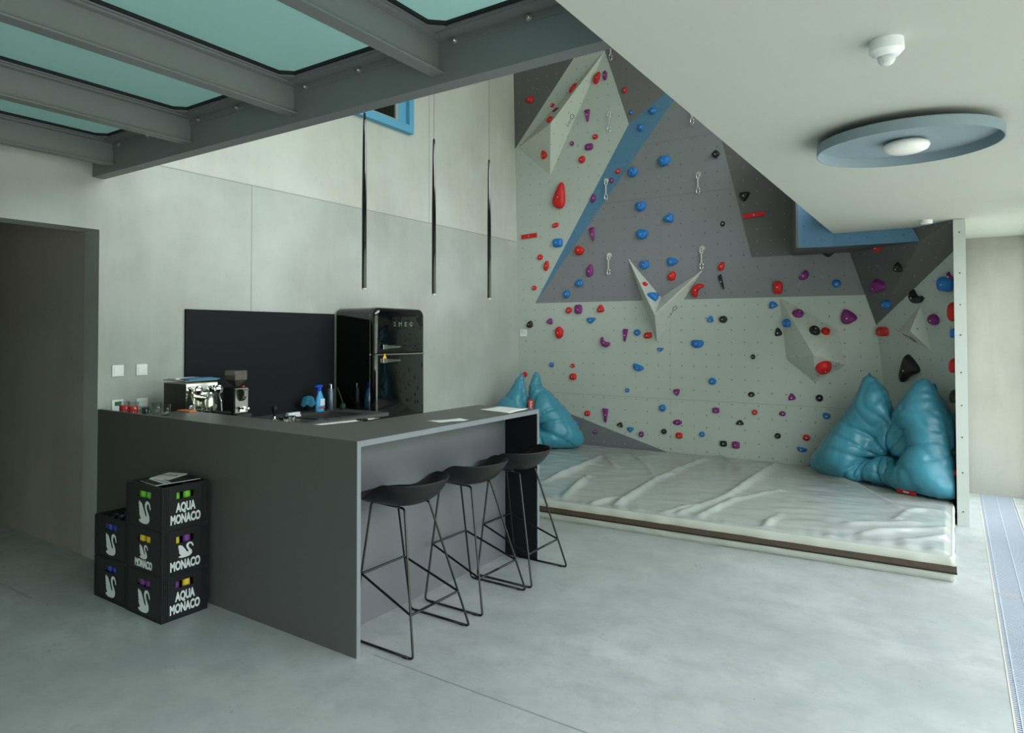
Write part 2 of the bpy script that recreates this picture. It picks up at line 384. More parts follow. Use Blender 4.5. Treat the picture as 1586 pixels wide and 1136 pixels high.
HOLDS = [
 ('red','tri',-150,'D1',-4.76,8.355,4.907,0.113,0.098,0,'triangular red hold on the dark top-left panel, left of the red round one'),
 ('purple','oval',0,'D1',-4.381,8.348,5.333,0.064,0.024,0,'tiny oval purple hold on the dark top-left panel, upper-left of the red oval one'),
 ('red','pear',-25,'L',-3.762,8.374,4.999,0.1,0.154,0,'pear-shaped red hold on the pale upper left panel, left of the purple oval one'),
 ('purple','oval',0,'L',-3.649,8.376,5.01,0.059,0.13,0,'oval purple hold on the pale upper left panel, right of the red pear-shaped one'),
 ('red','oval',-30,'V1A',-4.068,8.308,4.908,0.091,0.145,0,'oval red hold on the upper left pyramid, left of the red pear-shaped one'),
 ('red','round',0,'L',-4.414,8.368,4.767,0.059,0.056,0,'tiny round red hold on the pale upper left panel, upper-left of the purple oval one'),
 ('purple','oval',25,'V1A',-4.308,8.263,4.654,0.11,0.044,0,'oval purple hold on the upper left pyramid, lower-right of the red round one'),
 ('red','oval',-30,'V1A',-4.34,8.17,4.501,0.112,0.1,0,'oval red hold on the upper left pyramid, lower-left of the purple oval one'),
 ('red','half',80,'V1B',-4.503,8.295,4.089,0.1,0.118,0,'half-moon red hold on the upper left pyramid, left of the purple round one'),
 ('red','block',0,'D2',-3.386,8.396,4.767,0.062,0.068,0,'small blocky red hold on the dark top panel, above the blue round one'),
 ('purple','wedge',0,'L',-3.904,8.388,4.535,0.074,0.165,0,'large long tapering purple hold on the pale upper left panel, above the red round one'),
 ('blue','round',0,'D2',-3.302,8.408,4.465,0.05,0.06,0,'tiny round blue hold on the dark top panel, upper-left of the blue rugged one'),
 ('blue','rough',20,'S',-3.038,8.435,4.446,0.099,0.091,0,'rugged blue hold on the blue stripe, upper-right of the blue rugged one'),
 ('blue','rough',0,'S',-3.193,8.434,4.259,0.082,0.106,0,'rugged blue hold on the blue stripe, lower-right of the blue round one'),
 ('red','round',0,'L',-3.796,8.401,4.236,0.073,0.069,0,'small round red hold on the pale upper left panel, upper-right of the purple blocky one'),
 ('purple','round',0,'L',-4.135,8.395,4.199,0.059,0.063,0,'tiny round purple hold on the pale upper left panel, left of the purple blocky one'),
 ('purple','block',0,'L',-3.89,8.403,4.119,0.115,0.089,0,'blocky purple hold on the pale upper left panel, lower-left of the red round one'),
 ('red','round',0,'L',-3.994,8.407,3.965,0.096,0.098,0,'round red hold on the pale upper left panel, lower-left of the purple blocky one'),
 ('red','pear',-20,'S',-3.504,8.447,3.751,0.061,0.071,0,'small pear-shaped red hold on the blue stripe, upper-right of the purple round one'),
 ('purple','round',0,'S',-3.595,8.446,3.639,0.054,0.072,0,'small round purple hold on the blue stripe, lower-left of the red pear-shaped one'),
 ('blue','notch',-25,'G',-3.305,8.46,3.713,0.131,0.136,0,'notched round blue hold on the mid-grey panel, right of the red pear-shaped one'),
 ('blue','bowl',0,'G',-2.896,8.46,3.793,0.142,0.129,0,'bowl-shaped blue hold on the mid-grey panel, right of the blue notched round one'),
 ('black','block',45,'G',-2.278,8.46,3.784,0.094,0.099,0,'blocky black hold on the mid-grey panel, upper-left of the black wedge-shaped one'),
 ('red','tear',0,'L',-4.344,8.415,3.525,0.187,0.356,0,'large teardrop red hold on the pale upper left panel, above the red blocky one'),
 ('purple','half',80,'S',-3.844,8.435,3.434,0.067,0.119,0,'half-moon purple hold on the blue stripe, lower-left of the purple round one'),
 ('red','block',10,'L',-4.401,8.429,3.127,0.092,0.068,0,'small blocky red hold on the pale upper left panel, above the blue blocky one'),
 ('blue','block',0,'L',-4.369,8.438,2.881,0.14,0.12,0,'blocky blue hold on the pale upper left panel, below the red blocky one'),
 ('red','round',0,'L',-4.649,8.439,2.705,0.086,0.077,0,'small round red hold on the pale upper left panel, upper-left of the red oval one'),
 ('red','oval',-15,'L',-4.554,8.445,2.578,0.081,0.138,0,'oval red hold on the pale upper left panel, lower-right of the red round one'),
 ('red','round',0,'L',-4.744,8.452,2.281,0.064,0.066,0,'small round red hold on the pale upper left panel, lower-left of the red oval one'),
 ('blue','notch',0,'G',-3.207,8.46,3.256,0.137,0.124,0,'notched round blue hold on the mid-grey panel, above the blue bowl-shaped one'),
 ('blue','tri',90,'G',-2.848,8.46,3.071,0.127,0.11,0,'triangular blue hold on the mid-grey panel, right of the blue notched round one'),
 ('black','round',0,'G',-2.205,8.46,2.94,0.055,0.066,0,'small round black hold on the mid-grey panel, left of the red strip-shaped one'),
 ('blue','bowl',-10,'G',-3.184,8.46,2.903,0.149,0.127,0,'bowl-shaped blue hold on the mid-grey panel, below the blue notched round one'),
 ('purple','wedge',8,'G',-3.883,8.46,2.965,0.075,0.184,0,'large long tapering purple hold on the mid-grey panel, upper-right of the red bowl-shaped one'),
 ('red','bowl',-30,'G',-4.056,8.46,2.757,0.141,0.13,0,'bowl-shaped red hold on the mid-grey panel, lower-left of the purple long tapering one'),
 ('purple','pear',0,'G',-3.91,8.46,2.482,0.092,0.168,0,'large pear-shaped purple hold on the mid-grey panel, upper-right of the blue pear-shaped one'),
 ('blue','notch',0,'G',-3.163,8.46,2.512,0.129,0.112,0,'notched round blue hold on the mid-grey panel, above the red round one'),
 ('blue','tri',-90,'G',-2.801,8.46,2.53,0.134,0.102,0,'triangular blue hold on the mid-grey panel, above the red pear-shaped one'),
 ('red','pear',-15,'G',-2.226,8.46,2.436,0.077,0.105,0,'pear-shaped red hold on the mid-grey panel, above the black long tapering one'),
 ('red','pear',-10,'G',-2.813,8.46,2.349,0.098,0.113,0,'pear-shaped red hold on the mid-grey panel, below the blue triangular one'),
 ('black','wedge',25,'G',-2.227,8.46,2.253,0.067,0.183,0,'large long tapering black hold on the mid-grey panel, below the red pear-shaped one'),
 ('red','crescent',-90,'G',-2.497,8.46,2.159,0.139,0.163,0,'large crescent red hold on the mid-grey panel, left of the black long tapering one'),
 ('blue','pear',-30,'G',-4.066,8.46,2.319,0.111,0.099,0,'pear-shaped blue hold on the mid-grey panel, upper-right of the blue round one'),
 ('blue','round',0,'G',-4.25,8.46,2.176,0.101,0.104,0,'round blue hold on the mid-grey panel, above the red round one'),
 ('red','round',0,'V2A',-3.136,8.389,2.259,0.068,0.064,0,'small round red hold on the forked pale volume, upper-left of the blue wedge-shaped one'),
 ('blue','tridn',0,'V2A',-3.013,8.355,2.088,0.163,0.121,0,'large wedge-shaped blue hold on the forked pale volume, lower-right of the red round one'),
 ('red','round',0,'W',-4.222,8.46,1.958,0.092,0.087,0,'small round red hold on the pale lower panel, left of the purple blocky one'),
 ('purple','block',0,'W',-4.081,8.46,1.969,0.112,0.122,0,'blocky purple hold on the pale lower panel, right of the red round one'),
 ('red','tri',0,'W',-3.758,8.46,1.971,0.099,0.1,0,'triangular red hold on the pale lower panel, upper-right of the blue wedge-shaped one'),
 ('black','pear',0,'W',-4.824,8.46,1.771,0.09,0.1,0,'pear-shaped black hold on the pale lower panel, left of the purple triangular one'),
 ('purple','tri',-20,'W',-4.515,8.46,1.811,0.091,0.086,0,'small triangular purple hold on the pale lower panel, upper-left of the red oval one'),
 ('red','oval',5,'W',-4.366,8.46,1.656,0.121,0.162,0,'large oval red hold on the pale lower panel, lower-right of the purple triangular one'),
 ('blue','tridn',0,'W',-3.894,8.46,1.814,0.127,0.078,0,'wedge-shaped blue hold on the pale lower panel, lower-left of the red triangular one'),
 ('blue','tri',-10,'W',-2.355,8.46,1.813,0.072,0.074,0,'small triangular blue hold on the pale lower panel, left of the black round one'),
 ('black','round',0,'W',-2.205,8.46,1.805,0.091,0.084,0,'small round black hold on the pale lower panel, right of the blue triangular one'),
 ('purple','crescent',0,'W',-3.695,8.46,1.531,0.132,0.132,0,'crescent purple hold on the pale lower panel, left of the purple long tapering one'),
 ('purple','wedge',-5,'W',-3.417,8.46,1.622,0.067,0.16,0,'long tapering purple hold on the pale lower panel, left of the blue round one'),
 ('blue','round',0,'W',-3.263,8.46,1.654,0.089,0.079,0,'small round blue hold on the pale lower panel, left of the red blocky one'),
 ('red','block',5,'W',-3.12,8.46,1.616,0.095,0.078,0,'blocky red hold on the pale lower panel, right of the blue round one'),
 ('blue','tridn',0,'W',-2.964,8.46,1.437,0.078,0.048,0,'small wedge-shaped blue hold on the pale lower panel, lower-right of the red blocky one'),
 ('blue','bowl',0,'W',-2.508,8.46,1.513,0.147,0.096,0,'bowl-shaped blue hold on the pale lower panel, lower-left of the blue triangular one'),
 ('blue','half',-25,'W',-3.244,8.46,1.214,0.139,0.094,0,'half-moon blue hold on the pale lower panel, upper-right of the blue round one'),
 ('blue','round',0,'W',-4.481,8.46,1.211,0.061,0.065,0,'small round blue hold on the pale lower panel, left of the red round one'),
 ('red','round',0,'W',-4.168,8.46,1.207,0.061,0.056,0,'tiny round red hold on the pale lower panel, above the red blocky one'),
 ('red','block',0,'W',-4.158,8.46,1.06,0.091,0.084,0,'small blocky red hold on the pale lower panel, below the red round one'),
 ('red','round',0,'W',-4.909,8.46,1.065,0.076,0.071,0,'small round red hold on the pale lower panel, left of the blue round one'),
 ('blue','round',0,'W',-3.397,8.46,0.913,0.057,0.053,0,'tiny round blue hold on the pale lower panel, lower-left of the blue half-moon one'),
 ('blue','round',0,'W',-2.334,8.46,1.067,0.085,0.084,0,'small round blue hold on the pale lower panel, above the purple blocky one'),
 ('purple','tridn',10,'W',-2.764,8.46,0.919,0.076,0.08,0,'small wedge-shaped purple hold on the pale lower panel, upper-right of the blue round one'),
 ('blue','round',0,'W',-2.941,8.46,0.714,0.081,0.088,0,'small round blue hold on the pale lower panel, lower-left of the purple wedge-shaped one'),
 ('purple','block',0,'W',-2.299,8.46,0.726,0.078,0.067,0,'small blocky purple hold on the pale lower panel, upper-left of the black triangular one'),
 ('purple','oval',5,'W',-2.756,8.46,0.55,0.112,0.065,0,'oval purple hold on the pale lower panel, above the red blocky one'),
 ('red','block',0,'W',-3.952,8.46,0.581,0.072,0.067,0,'small blocky red hold on the pale lower panel, upper-right of the blue round one'),
 ('purple','wedge',0,'W',-3.701,8.46,0.569,0.082,0.185,0,'large long tapering purple hold on the pale lower panel, upper-left of the black triangular one'),
 ('black','tri',-20,'W',-3.503,8.46,0.463,0.084,0.065,0,'small triangular black hold on the pale lower panel, left of the blue wedge-shaped one'),
 ('blue','tridn',0,'W',-3.36,8.46,0.41,0.09,0.064,0,'small wedge-shaped blue hold on the pale lower panel, left of the purple rugged one'),
 ('purple','rough',0,'W',-3.214,8.46,0.367,0.071,0.075,0,'small rugged purple hold on the pale lower panel, right of the blue wedge-shaped one'),
 ('black','ring',0,'W',-2.924,8.46,0.423,0.066,0.066,0,'small ring-like black hold on the pale lower panel, left of the red blocky one'),
 ('red','block',0,'W',-2.735,8.46,0.39,0.079,0.072,0,'small blocky red hold on the pale lower panel, below the purple oval one'),
 ('blue','rough',0,'W',-2.46,8.46,0.429,0.069,0.064,0,'small rugged blue hold on the pale lower panel, left of the black blocky one'),
 ('blue','round',0,'LG',-4.125,8.46,0.431,0.078,0.079,0,'small round blue hold on the grey bottom corner, lower-left of the red blocky one'),
 ('purple','round',0,'LG',-3.837,8.46,0.346,0.054,0.054,0,'tiny round purple hold on the grey bottom corner, lower-left of the purple long tapering one'),
 ('black','block',0,'W',-2.216,8.46,0.338,0.08,0.07,0,'small blocky black hold on the pale lower panel, left of the purple blocky one'),
 ('black','tridn',0,'DR',-1.957,8.46,3.235,0.114,0.109,0,'wedge-shaped black hold on the dark panel by blue box, upper-left of the red strip-shaped one'),
 ('red','bar',4,'DR',-1.855,8.46,3.009,0.232,0.054,0,'flat narrow red marker strip screwed to the dark panel by blue box'),
 ('red','bar',3,'L',-4.813,8.424,3.01,0.24,0.058,0,'flat narrow red marker strip screwed to the pale upper left panel'),
 ('red','block',0,'G',-1.608,8.46,2.158,0.101,0.146,0,'blocky red hold on the mid-grey panel, above the blue triangular one'),
 ('purple','crescent',90,'G',-1.339,8.46,2.287,0.097,0.108,0,'crescent purple hold on the mid-grey panel, upper-right of the red blocky one'),
 ('blue','round',0,'G',-1.022,8.46,2.179,0.085,0.089,0,'small round blue hold on the mid-grey panel, below the black wedge-shaped one'),
 ('black','tridn',0,'G',-1.096,8.46,2.513,0.152,0.086,0,'wedge-shaped black hold on the mid-grey panel, above the blue round one'),
 ('red','tridn',0,'DC',-0.605,8.105,2.499,0.186,0.072,0,'large wedge-shaped red hold on the dark corner panel, upper-left of the black triangular one'),
 ('black','tri',-10,'DC',-0.426,7.961,2.287,0.124,0.098,0,'triangular black hold on the dark corner panel, upper-right of the purple triangular one'),
 ('purple','tri',10,'DC',-0.608,8.247,2.13,0.212,0.139,0,'large triangular purple hold on the dark corner panel, above the blue round one'),
 ('blue','block',-10,'WC',-0.045,7.615,2.08,0.184,0.142,0,'large blocky blue hold on the pale corner panel, lower-left of the purple crescent one'),
 ('purple','crescent',0,'WC',-0.007,7.558,2.144,0.071,0.089,0,'small crescent purple hold on the pale corner panel, upper-right of the blue blocky one'),
 ('blue','round',0,'DC',-0.548,8.244,1.935,0.112,0.091,0,'round blue hold on the dark corner panel, below the purple triangular one'),
 ('black','crescent',0,'WC',-0.269,7.918,1.993,0.149,0.134,0,'crescent black hold on the pale corner panel, upper-left of the purple oval one'),
 ('blue','tri',20,'W',-1.655,8.46,1.962,0.094,0.086,0,'small triangular blue hold on the pale lower panel, below the red blocky one'),
 ('purple','oval',0,'V3A',-1.398,8.4,1.852,0.113,0.108,0,'oval purple hold on the lower right pyramid, upper-right of the blue round one'),
 ('blue','round',0,'V3L',-1.503,8.395,1.755,0.127,0.096,0,'round blue hold on the lower right pyramid, upper-right of the black triangular one'),
 ('purple','half',-37,'W',-0.905,8.46,1.818,0.154,0.162,0,'large half-moon purple hold on the pale lower panel, upper-right of the red ring-like one'),
 ('black','round',0,'V3A',-1.221,8.335,1.664,0.111,0.122,0,'round black hold on the lower right pyramid, left of the red ring-like one'),
 ('red','ring',0,'V3A',-1.123,8.381,1.654,0.088,0.089,0,'small ring-like red hold on the lower right pyramid, right of the black round one'),
 ('black','tri',10,'W',-1.603,8.46,1.656,0.074,0.097,0,'triangular black hold on the pale lower panel, lower-left of the blue round one'),
 ('red','block',0,'WC',-0.59,8.381,1.657,0.181,0.093,0,'large blocky red hold on the pale corner panel, below the blue round one'),
 ('purple','oval',-35,'WC',-0.14,7.783,1.766,0.127,0.103,0,'oval purple hold on the pale corner panel, left of the red oval one'),
 ('black','ring',0,'W',-1.878,8.46,1.369,0.045,0.058,0,'tiny ring-like black hold on the pale lower panel, lower-left of the black triangular one'),
 ('red','oval',15,'V3R',-1.138,8.313,1.289,0.166,0.158,0,'large oval red hold on the lower right pyramid, above the black ring-like one'),
 ('black','oval',0,'W',-1.901,8.46,0.935,0.074,0.058,0,'small oval black hold on the pale lower panel, above the red round one'),
 ('purple','tri',10,'W',-1.471,8.46,0.93,0.073,0.076,0,'small triangular purple hold on the pale lower panel, upper-right of the purple rugged one'),
 ('black','ring',0,'W',-1.198,8.46,0.929,0.073,0.078,0,'small ring-like black hold on the pale lower panel, above the blue bowl-shaped one'),
 ('red','round',0,'W',-1.864,8.46,0.731,0.058,0.062,0,'tiny round red hold on the pale lower panel, upper-right of the black triangular one'),
 ('purple','rough',0,'W',-1.572,8.46,0.734,0.074,0.06,0,'small rugged purple hold on the pale lower panel, lower-left of the purple triangular one'),
 ('black','tri',0,'W',-2.029,8.46,0.601,0.087,0.058,0,'small triangular black hold on the pale lower panel, lower-left of the red round one'),
 ('blue','bowl',0,'W',-1.132,8.46,0.738,0.076,0.062,0,'small bowl-shaped blue hold on the pale lower panel, below the black ring-like one'),
 ('black','ring',0,'W',-1.622,8.46,0.48,0.063,0.065,0,'small ring-like black hold on the pale lower panel, below the purple rugged one'),
 ('red','rough',0,'W',-1.33,8.46,0.487,0.082,0.071,0,'small rugged red hold on the pale lower panel, above the blue bowl-shaped one'),
 ('purple','block',0,'W',-2.073,8.46,0.335,0.083,0.083,0,'small blocky purple hold on the pale lower panel, right of the black blocky one'),
 ('blue','bowl',-10,'W',-1.376,8.46,0.35,0.1,0.055,0,'bowl-shaped blue hold on the pale lower panel, below the red rugged one'),
 ('black','shard',0,'WC',-0.347,8.118,1.29,0.273,0.281,0,'large jagged black hold on the pale corner panel, upper-left of the blue oval one'),
 ('blue','oval',0,'WC',-0.149,7.885,1.123,0.059,0.084,0,'small oval blue hold on the pale corner panel, left of the black oval one'),
 ('red','oval',0,'SW',0.008,7.42,1.824,0.16,0.169,0.051,'large oval red hold on the side panel edge, right of the purple oval one'),
 ('blue','oval',0,'SW',0.008,7.42,1.636,0.16,0.085,0.034,'oval blue hold on the side panel edge, below the red oval one'),
 ('red','oval',0,'SW',0.008,7.42,1.357,0.16,0.129,0.045,'oval red hold on the side panel edge, upper-right of the blue oval one'),
 ('black','oval',0,'SW',0.008,7.42,1.087,0.16,0.118,0.045,'oval black hold on the side panel edge, right of the blue oval one'),
 ('black','oval',0,'SW',0.008,7.42,0.598,0.16,0.079,0.028,'oval black hold on the side panel edge, above the red oval one'),
 ('red','oval',0,'SW',0.008,7.42,0.429,0.16,0.067,0.028,'oval red hold on the side panel edge, below the black oval one'),
]
DRAWS = [
 ([-3.593, 8.396, 4.505],0.242,'L'),
 ([-3.556, 8.37, 5.386],0.184,'D2'),
 ([-2.547, 8.46, 4.355],0.135,'G'),
 ([-2.482, 8.46, 3.571],0.236,'G'),
 ([-3.661, 8.437, 3.644],0.249,'S'),
 ([-3.635, 8.46, 2.661],0.254,'G'),
 ([-2.446, 8.46, 2.666],0.25,'G'),
]
RIDGES = [[(-1.59, 8.27), (-1.67, 6.47), (-1.83, 5.6)], [(-2.34, 8.14), (-2.45, 6.84), (-2.35, 5.55)], [(-2.45, 6.84), (-2.81, 7.49), (-3.16, 7.99)], [(-3.43, 7.68), (-3.32, 6.83), (-3.3, 6.08)], [(-3.07, 6.57), (-2.84, 5.56)], [(-1.27, 8.21), (-0.76, 7.61), (-0.33, 6.74)], [(-0.33, 6.74), (-0.2, 6.88), (-0.0, 6.86)], [(-0.33, 6.74), (-0.38, 6.34)], [(-1.32, 6.99), (-1.59, 6.34), (-1.66, 5.62)], [(-1.15, 6.09), (-1.18, 5.58)], [(-3.43, 7.79), (-2.93, 7.02)], [(-2.31, 8.49), (-1.95, 8.01)], [(-0.55, 5.78), (-0.0, 6.38)], [(-0.66, 6.05), (-0.24, 6.35)], [(-0.3, 5.75), (-0.0, 6.09)], [(-2.42, 5.99), (-2.54, 5.47)], [(-2.36, 7.25), (-2.45, 6.84)], [(-1.76, 6.03), (-1.95, 5.51)]]
BAG_R = (((-1.27, 8.12, 0.18), (-0.09, 7.4, 0.18), 0.16), [(-0.013, 0.051), (0.155, 0.282), (0.312, 0.549), (0.434, 0.76), (0.519, 0.949), (0.581, 1.083), (0.655, 1.016), (0.747, 0.896), (0.8, 0.75), (0.846, 0.612), (0.886, 0.648), (0.961, 0.778), (1.026, 0.935), (1.105, 1.043), (1.176, 1.036), (1.246, 0.893), (1.34, 0.699), (1.407, 0.423), (1.468, 0.209), (1.485, 0.058), (1.266, 0.011), (1.032, 0.026), (0.716, 0.035), (0.37, 0.033)])
BAG_L = (((-4.72, 7.42, 0.18), (-3.86, 8.1, 0.18), 0.14), [(-0.1, 0.218), (0.021, 0.528), (0.152, 0.702), (0.255, 0.867), (0.329, 0.958), (0.367, 0.925), (0.384, 0.775), (0.404, 0.526), (0.43, 0.592), (0.434, 0.775), (0.477, 0.921), (0.521, 0.979), (0.573, 0.933), (0.619, 0.782), (0.734, 0.674), (0.847, 0.524), (0.983, 0.334), (1.094, 0.154), (1.096, 0.08), (0.956, 0.008), (0.68, 0), (0.251, 0), (-0.078, 0)])
# ------------------------------------------------------------------ structure
struct('floor', MB().box(-9, .185, -5, 8.85, -.2, 0).box(.465, .78, -5, 8.85, -.2, 0).box(.185, .465, -5, 8.85, -.2, -.09).box(.0, .78, 8.85, 9.05, -.2, 0).box(.0, .78, -5.2, -5, -.2, 0), M_floor)
# concrete wall with the passage opening (y 1.25..2.524, z 0..2.385)
struct('wall_left', MB().box(W - .21, W, 2.524, 8.85, 0, 6.2).box(W - .21, W, -5, 1.25, 0, 6.2).box(W - .21, W, 1.25, 2.524, 2.385, 6.2), M_conc)
struct('wall_passage_side', MB().box(-8.6, W - .205, 2.53, 2.73, 0, 2.8), M_conc_dk)
struct('wall_passage_far', MB().box(-8.8, -8.6, .9, 2.73, 0, 2.8).box(-8.8, W - .21, .9, 1.05, 0, 2.8), M_conc_dk)
struct('ceiling_passage', MB().box(-8.8, W - .21, .9, 2.73, 2.7, 2.8), M_conc_dk)
struct('wall_back', MB().box(W - .21, .9, 8.85, 9.05, 0, 6.2), M_conc2)
struct('wall_front', MB().box(W - .21, .9, -5.2, -5, 0, 6.2), M_conc2)
struct('ceiling', MB().box(-.947, .78, -5, 8.85, 2.615, 2.98), M_ceil)
struct('ceiling_atrium', MB().box(W - .21, .9, -5.2, 9.05, 6.1, 6.3), M_ceil)

struct('wall_gallery_light_cut', MB().box(.62, .70, -5, 8.85, 2.98, 3.15).box(.62, .70, -5, 8.85, 5.9, 6.1), M_ceil)  # unseen parapet and head band, added to cut daylight through the gallery glazing
# glazed long side: frames and panes, lower storey and gallery
wi = 0
for (z0, z1) in ((0, 2.615), (3.15, 5.9)):
    y = -5.0
    while y < 8.8:
        y1 = min(y + 2.31, 8.85); wi += 1
        f = MB().box(.62, .70, y, y + .05, z0, z1).box(.62, .70, y1 - .05, y1, z0, z1).box(.62, .70, y + .05, y1 - .05, z0, z0 + .06).box(.62, .70, y + .05, y1 - .05, z1 - .06, z1)
        o = struct('window_%d' % wi, f, mat('window_frame_grey', (120, 124, 124), .45))
        link_mesh('pane', MB().box(.655, .665, y + .05, y1 - .05, z0 + .06, z1 - .06), M_glass, o)
        y = y1

# high interior window in the concrete wall with a blue surround
o = struct('window_20', MB().box(W, W + .07, 4.9, 6.031, 3.905, 3.99).box(W, W + .07, 4.9, 6.031, 4.9, 4.985).box(W, W + .07, 5.95, 6.031, 3.99, 4.9).box(W, W + .07, 4.9, 4.98, 3.99, 4.9)
           .box(W - .0, W + .02, 5.80, 5.95, 3.99, 4.9), M_blue)
link_mesh('inner_frame', MB().box(W + .001, W + .03, 4.98, 5.80, 3.99, 4.02).box(W + .001, W + .03, 5.76, 5.80, 4.02, 4.9), mat('grey_window_frame', (150, 156, 160), .5), o)
link_mesh('pane', MB().box(W + .002, W + .012, 4.98, 5.76, 4.02, 4.9), mat('dark_window_glass', (20, 28, 26), .05, spec=.8), o)

# ------------------------------------------------------------------ climbing wall
cw = thing('climbing_wall', 'faceted climbing wall of pale, grey, dark and blue panels with bolt holes', 'climbing wall', (-2.5, 8.46, 0))
pm = {'dark_upper_left': M_darkp, 'pale_left': M_pale, 'dark_upper': panel_mat('dark_grey_board_top', (108, 107, 107), (45, 45, 45)), 'stripe': M_stripe, 'grey': M_greyp, 'dark_right': M_darkp,
      'pale_lower': M_pale, 'grey_lower': M_greylow, 'corner': M_pale, 'dark_corner': M_darkp}
pl = {'dark_upper_left': 'dark grey top left panel', 'pale_left': 'pale grey left panel', 'dark_upper': 'dark grey top panel', 'stripe': 'blue stripe panel',
      'grey': 'mid grey centre panel', 'dark_right': 'dark grey panel', 'pale_lower': 'pale lower panel', 'grey_lower': 'grey bottom corner panel',
      'corner': 'pale corner panel', 'dark_corner': 'dark corner panel'}
def facet_obj(name, P, material, parent, back=0.03):
    P = [Vector(p) for p in P]
    n = Vector((0, 0, 0))
    for i in range(1, len(P) - 1): n += (P[i] - P[0]).cross(P[i + 1] - P[0])
    n.normalize()
    if n.dot(Vector((0, 0, 1.62)) - P[0]) < 0: n = -n
    u = Vector((0, 0, 1)).cross(n).normalized(); v = n.cross(u)
    k = len(P)
    V2, E2, F2, OV, _, _ = delaunay_2d_cdt([Vector((p.dot(u), p.dot(v))) for p in P], [(i, (i + 1) % k) for i in range(k)], [], 1, 1e-5)
    src = [P[o_[0]] for o_ in OV]
    base = BASE[parent.name]
    me = bpy.data.meshes.new(name)
    nv = len(src)
    vs = [tuple(p - base) for p in src] + [tuple(p - n * back - base) for p in src]
    fs = [tuple(f) for f in F2] + [tuple(i + nv for i in f[::-1]) for f in F2]
    ring = []
    idx = {o_[0]: i for i, o_ in enumerate(OV)}
    for i in range(k):
        a, b = idx[i], idx[(i + 1) % k]; fs.append((a, b, b + nv, a + nv))
    me.from_pydata(vs, [], fs); me.update()
    bm = bmesh.new(); bm.from_mesh(me); bmesh.ops.recalc_face_normals(bm, faces=bm.faces); bm.to_mesh(me); bm.free()
    uv = me.uv_layers.new(name='UVMap')
    for lp in me.loops:
        p = Vector(me.vertices[lp.vertex_index].co) + base
        uv.data[lp.index].uv = (p.dot(u), p.z if abs(n.z) < .3 else p.dot(v))
    me.materials.append(material)
    o = bpy.data.objects.new(name, me); C.objects.link(o); o.parent = parent; BASE[o.name] = base
    return o
for k_, P_ in FACETS.items():
    o = facet_obj('panel', P_, pm[k_], cw); o['label'] = pl[k_]
# overhanging box: blue front, dark underside and left cheek
Bx = [Vector(q) for q in ((-1.262, 7.54, 2.489), (-.949, 7.63, 2.489), (-.24, 7.63, 2.485), (-.296, 7.63, 2.613), (-.949, 7.63, 2.613))]
def quad(name, P, material, label):
    o = facet_obj(name, P, material, cw, .02); o['label'] = label
quad('panel', [Bx[1], Bx[2], Bx[3], Bx[4]], M_stripe, 'blue box front, right half')
quad('panel', [Bx[0], Bx[1], Vector((-.951, 7.63, 3.9)), Vector((-1.262, 7.54, 3.9))], M_stripe, 'blue box front, left half')
quad('panel', [Bx[0], Vector((-1.45, 8.46, 2.51)), Vector((-1.45, 8.46, 3.9)), Vector((-1.262, 7.54, 3.9))], M_darkp, 'dark cheek of the box')
link_mesh('box_underside', MB().add([Bx[0], Bx[1], Bx[2], Vector((-.894, 8.46, 2.509)), Vector((-1.45, 8.46, 2.51))], [(0, 1, 2, 3, 4)]).add(
    [p + Vector((0, 0, .02)) for p in (Bx[0], Bx[1], Bx[2], Vector((-.894, 8.46, 2.509)), Vector((-1.45, 8.46, 2.51)))], [(0, 1, 2, 3, 4)]), M_boxdark, cw)
link_mesh('box_top', MB().box(-1.4, -.95, 7.66, 8.46, 3.86, 3.88), M_boxdark, cw)
sp_ = link_mesh('side_panel', MB().box(.008, .093, 7.28, 8.80, 0, 2.612), M_post, cw)
sb = MB()
for z in (.12, .45, .75, 1.02, 1.30, 1.62, 1.88, 2.15, 2.50): sb.lathe([(.006, 0), (.006, .003)], (.05, 7.277, z), 8, 'y')
link_mesh('screw', sb, mat('screw_hole', (60, 60, 58), .6), sp_)

# bolted-on pyramids
vlab = {'V1': 'tall pale three-sided pyramid high on the left panel under the steel beam', 'V2': 'forked pale star-like volume where grey panel meets pale lower panel',
        'V3': 'wide pale faceted pyramid low on the right with red hold', 'V4': 'small pale three-sided pyramid on the corner panel'}
base_n = {'V1': 'L', 'V2': 'G', 'V3': 'G', 'V4': 'WC'}
for k_, (B, P) in VOLUMES.items():
    t = thing('climbing_volume', vlab[k_], 'climbing volume', B[0], 'pyramid volumes bolted to the climbing wall')
    n = len(B)
    for i in range(n):
        a, b, p = Vector(B[i]), Vector(B[(i + 1) % n]), Vector(P)
        facet_obj('facet', [a, b, p], M_vol, t, .012)
    # maker's emblem: a ring and short strokes
    i = {'V1': 1, 'V2': 2, 'V3': 2, 'V4': 2}[k_]
    a, b, p = Vector(B[i]), Vector(B[(i + 1) % n]), Vector(P)
    nn = (b - a).cross(p - a).normalized()
    if nn.dot(Vector((0, 0, 1.62)) - a) < 0: nn = -nn
    d = (b - a).normalized(); e = nn.cross(d)
    if (p - a).dot(e) < 0: e = -e
    c0 = (a + b + p) / 3 * .55 + (a + b) / 2 * .45 + nn * .003
    em = MB(); ring = [c0 + (d * math.cos(q) + e * math.sin(q)) * .030 for q in [2 * PI * j / 12 for j in range(13)]]
    em.tube(ring, .004, 5)
    for j in range(4):
        q = c0 + d * (.05 + j * .026); em.tube([q - e * .016, q + e * .016], .003, 4)
        if j % 2: em.tube([q + e * .014, q + d * .014 + e * .014], .003, 4)
    link_mesh('emblem', em, mat('emblem_grey', (110, 115, 112), .6), t)

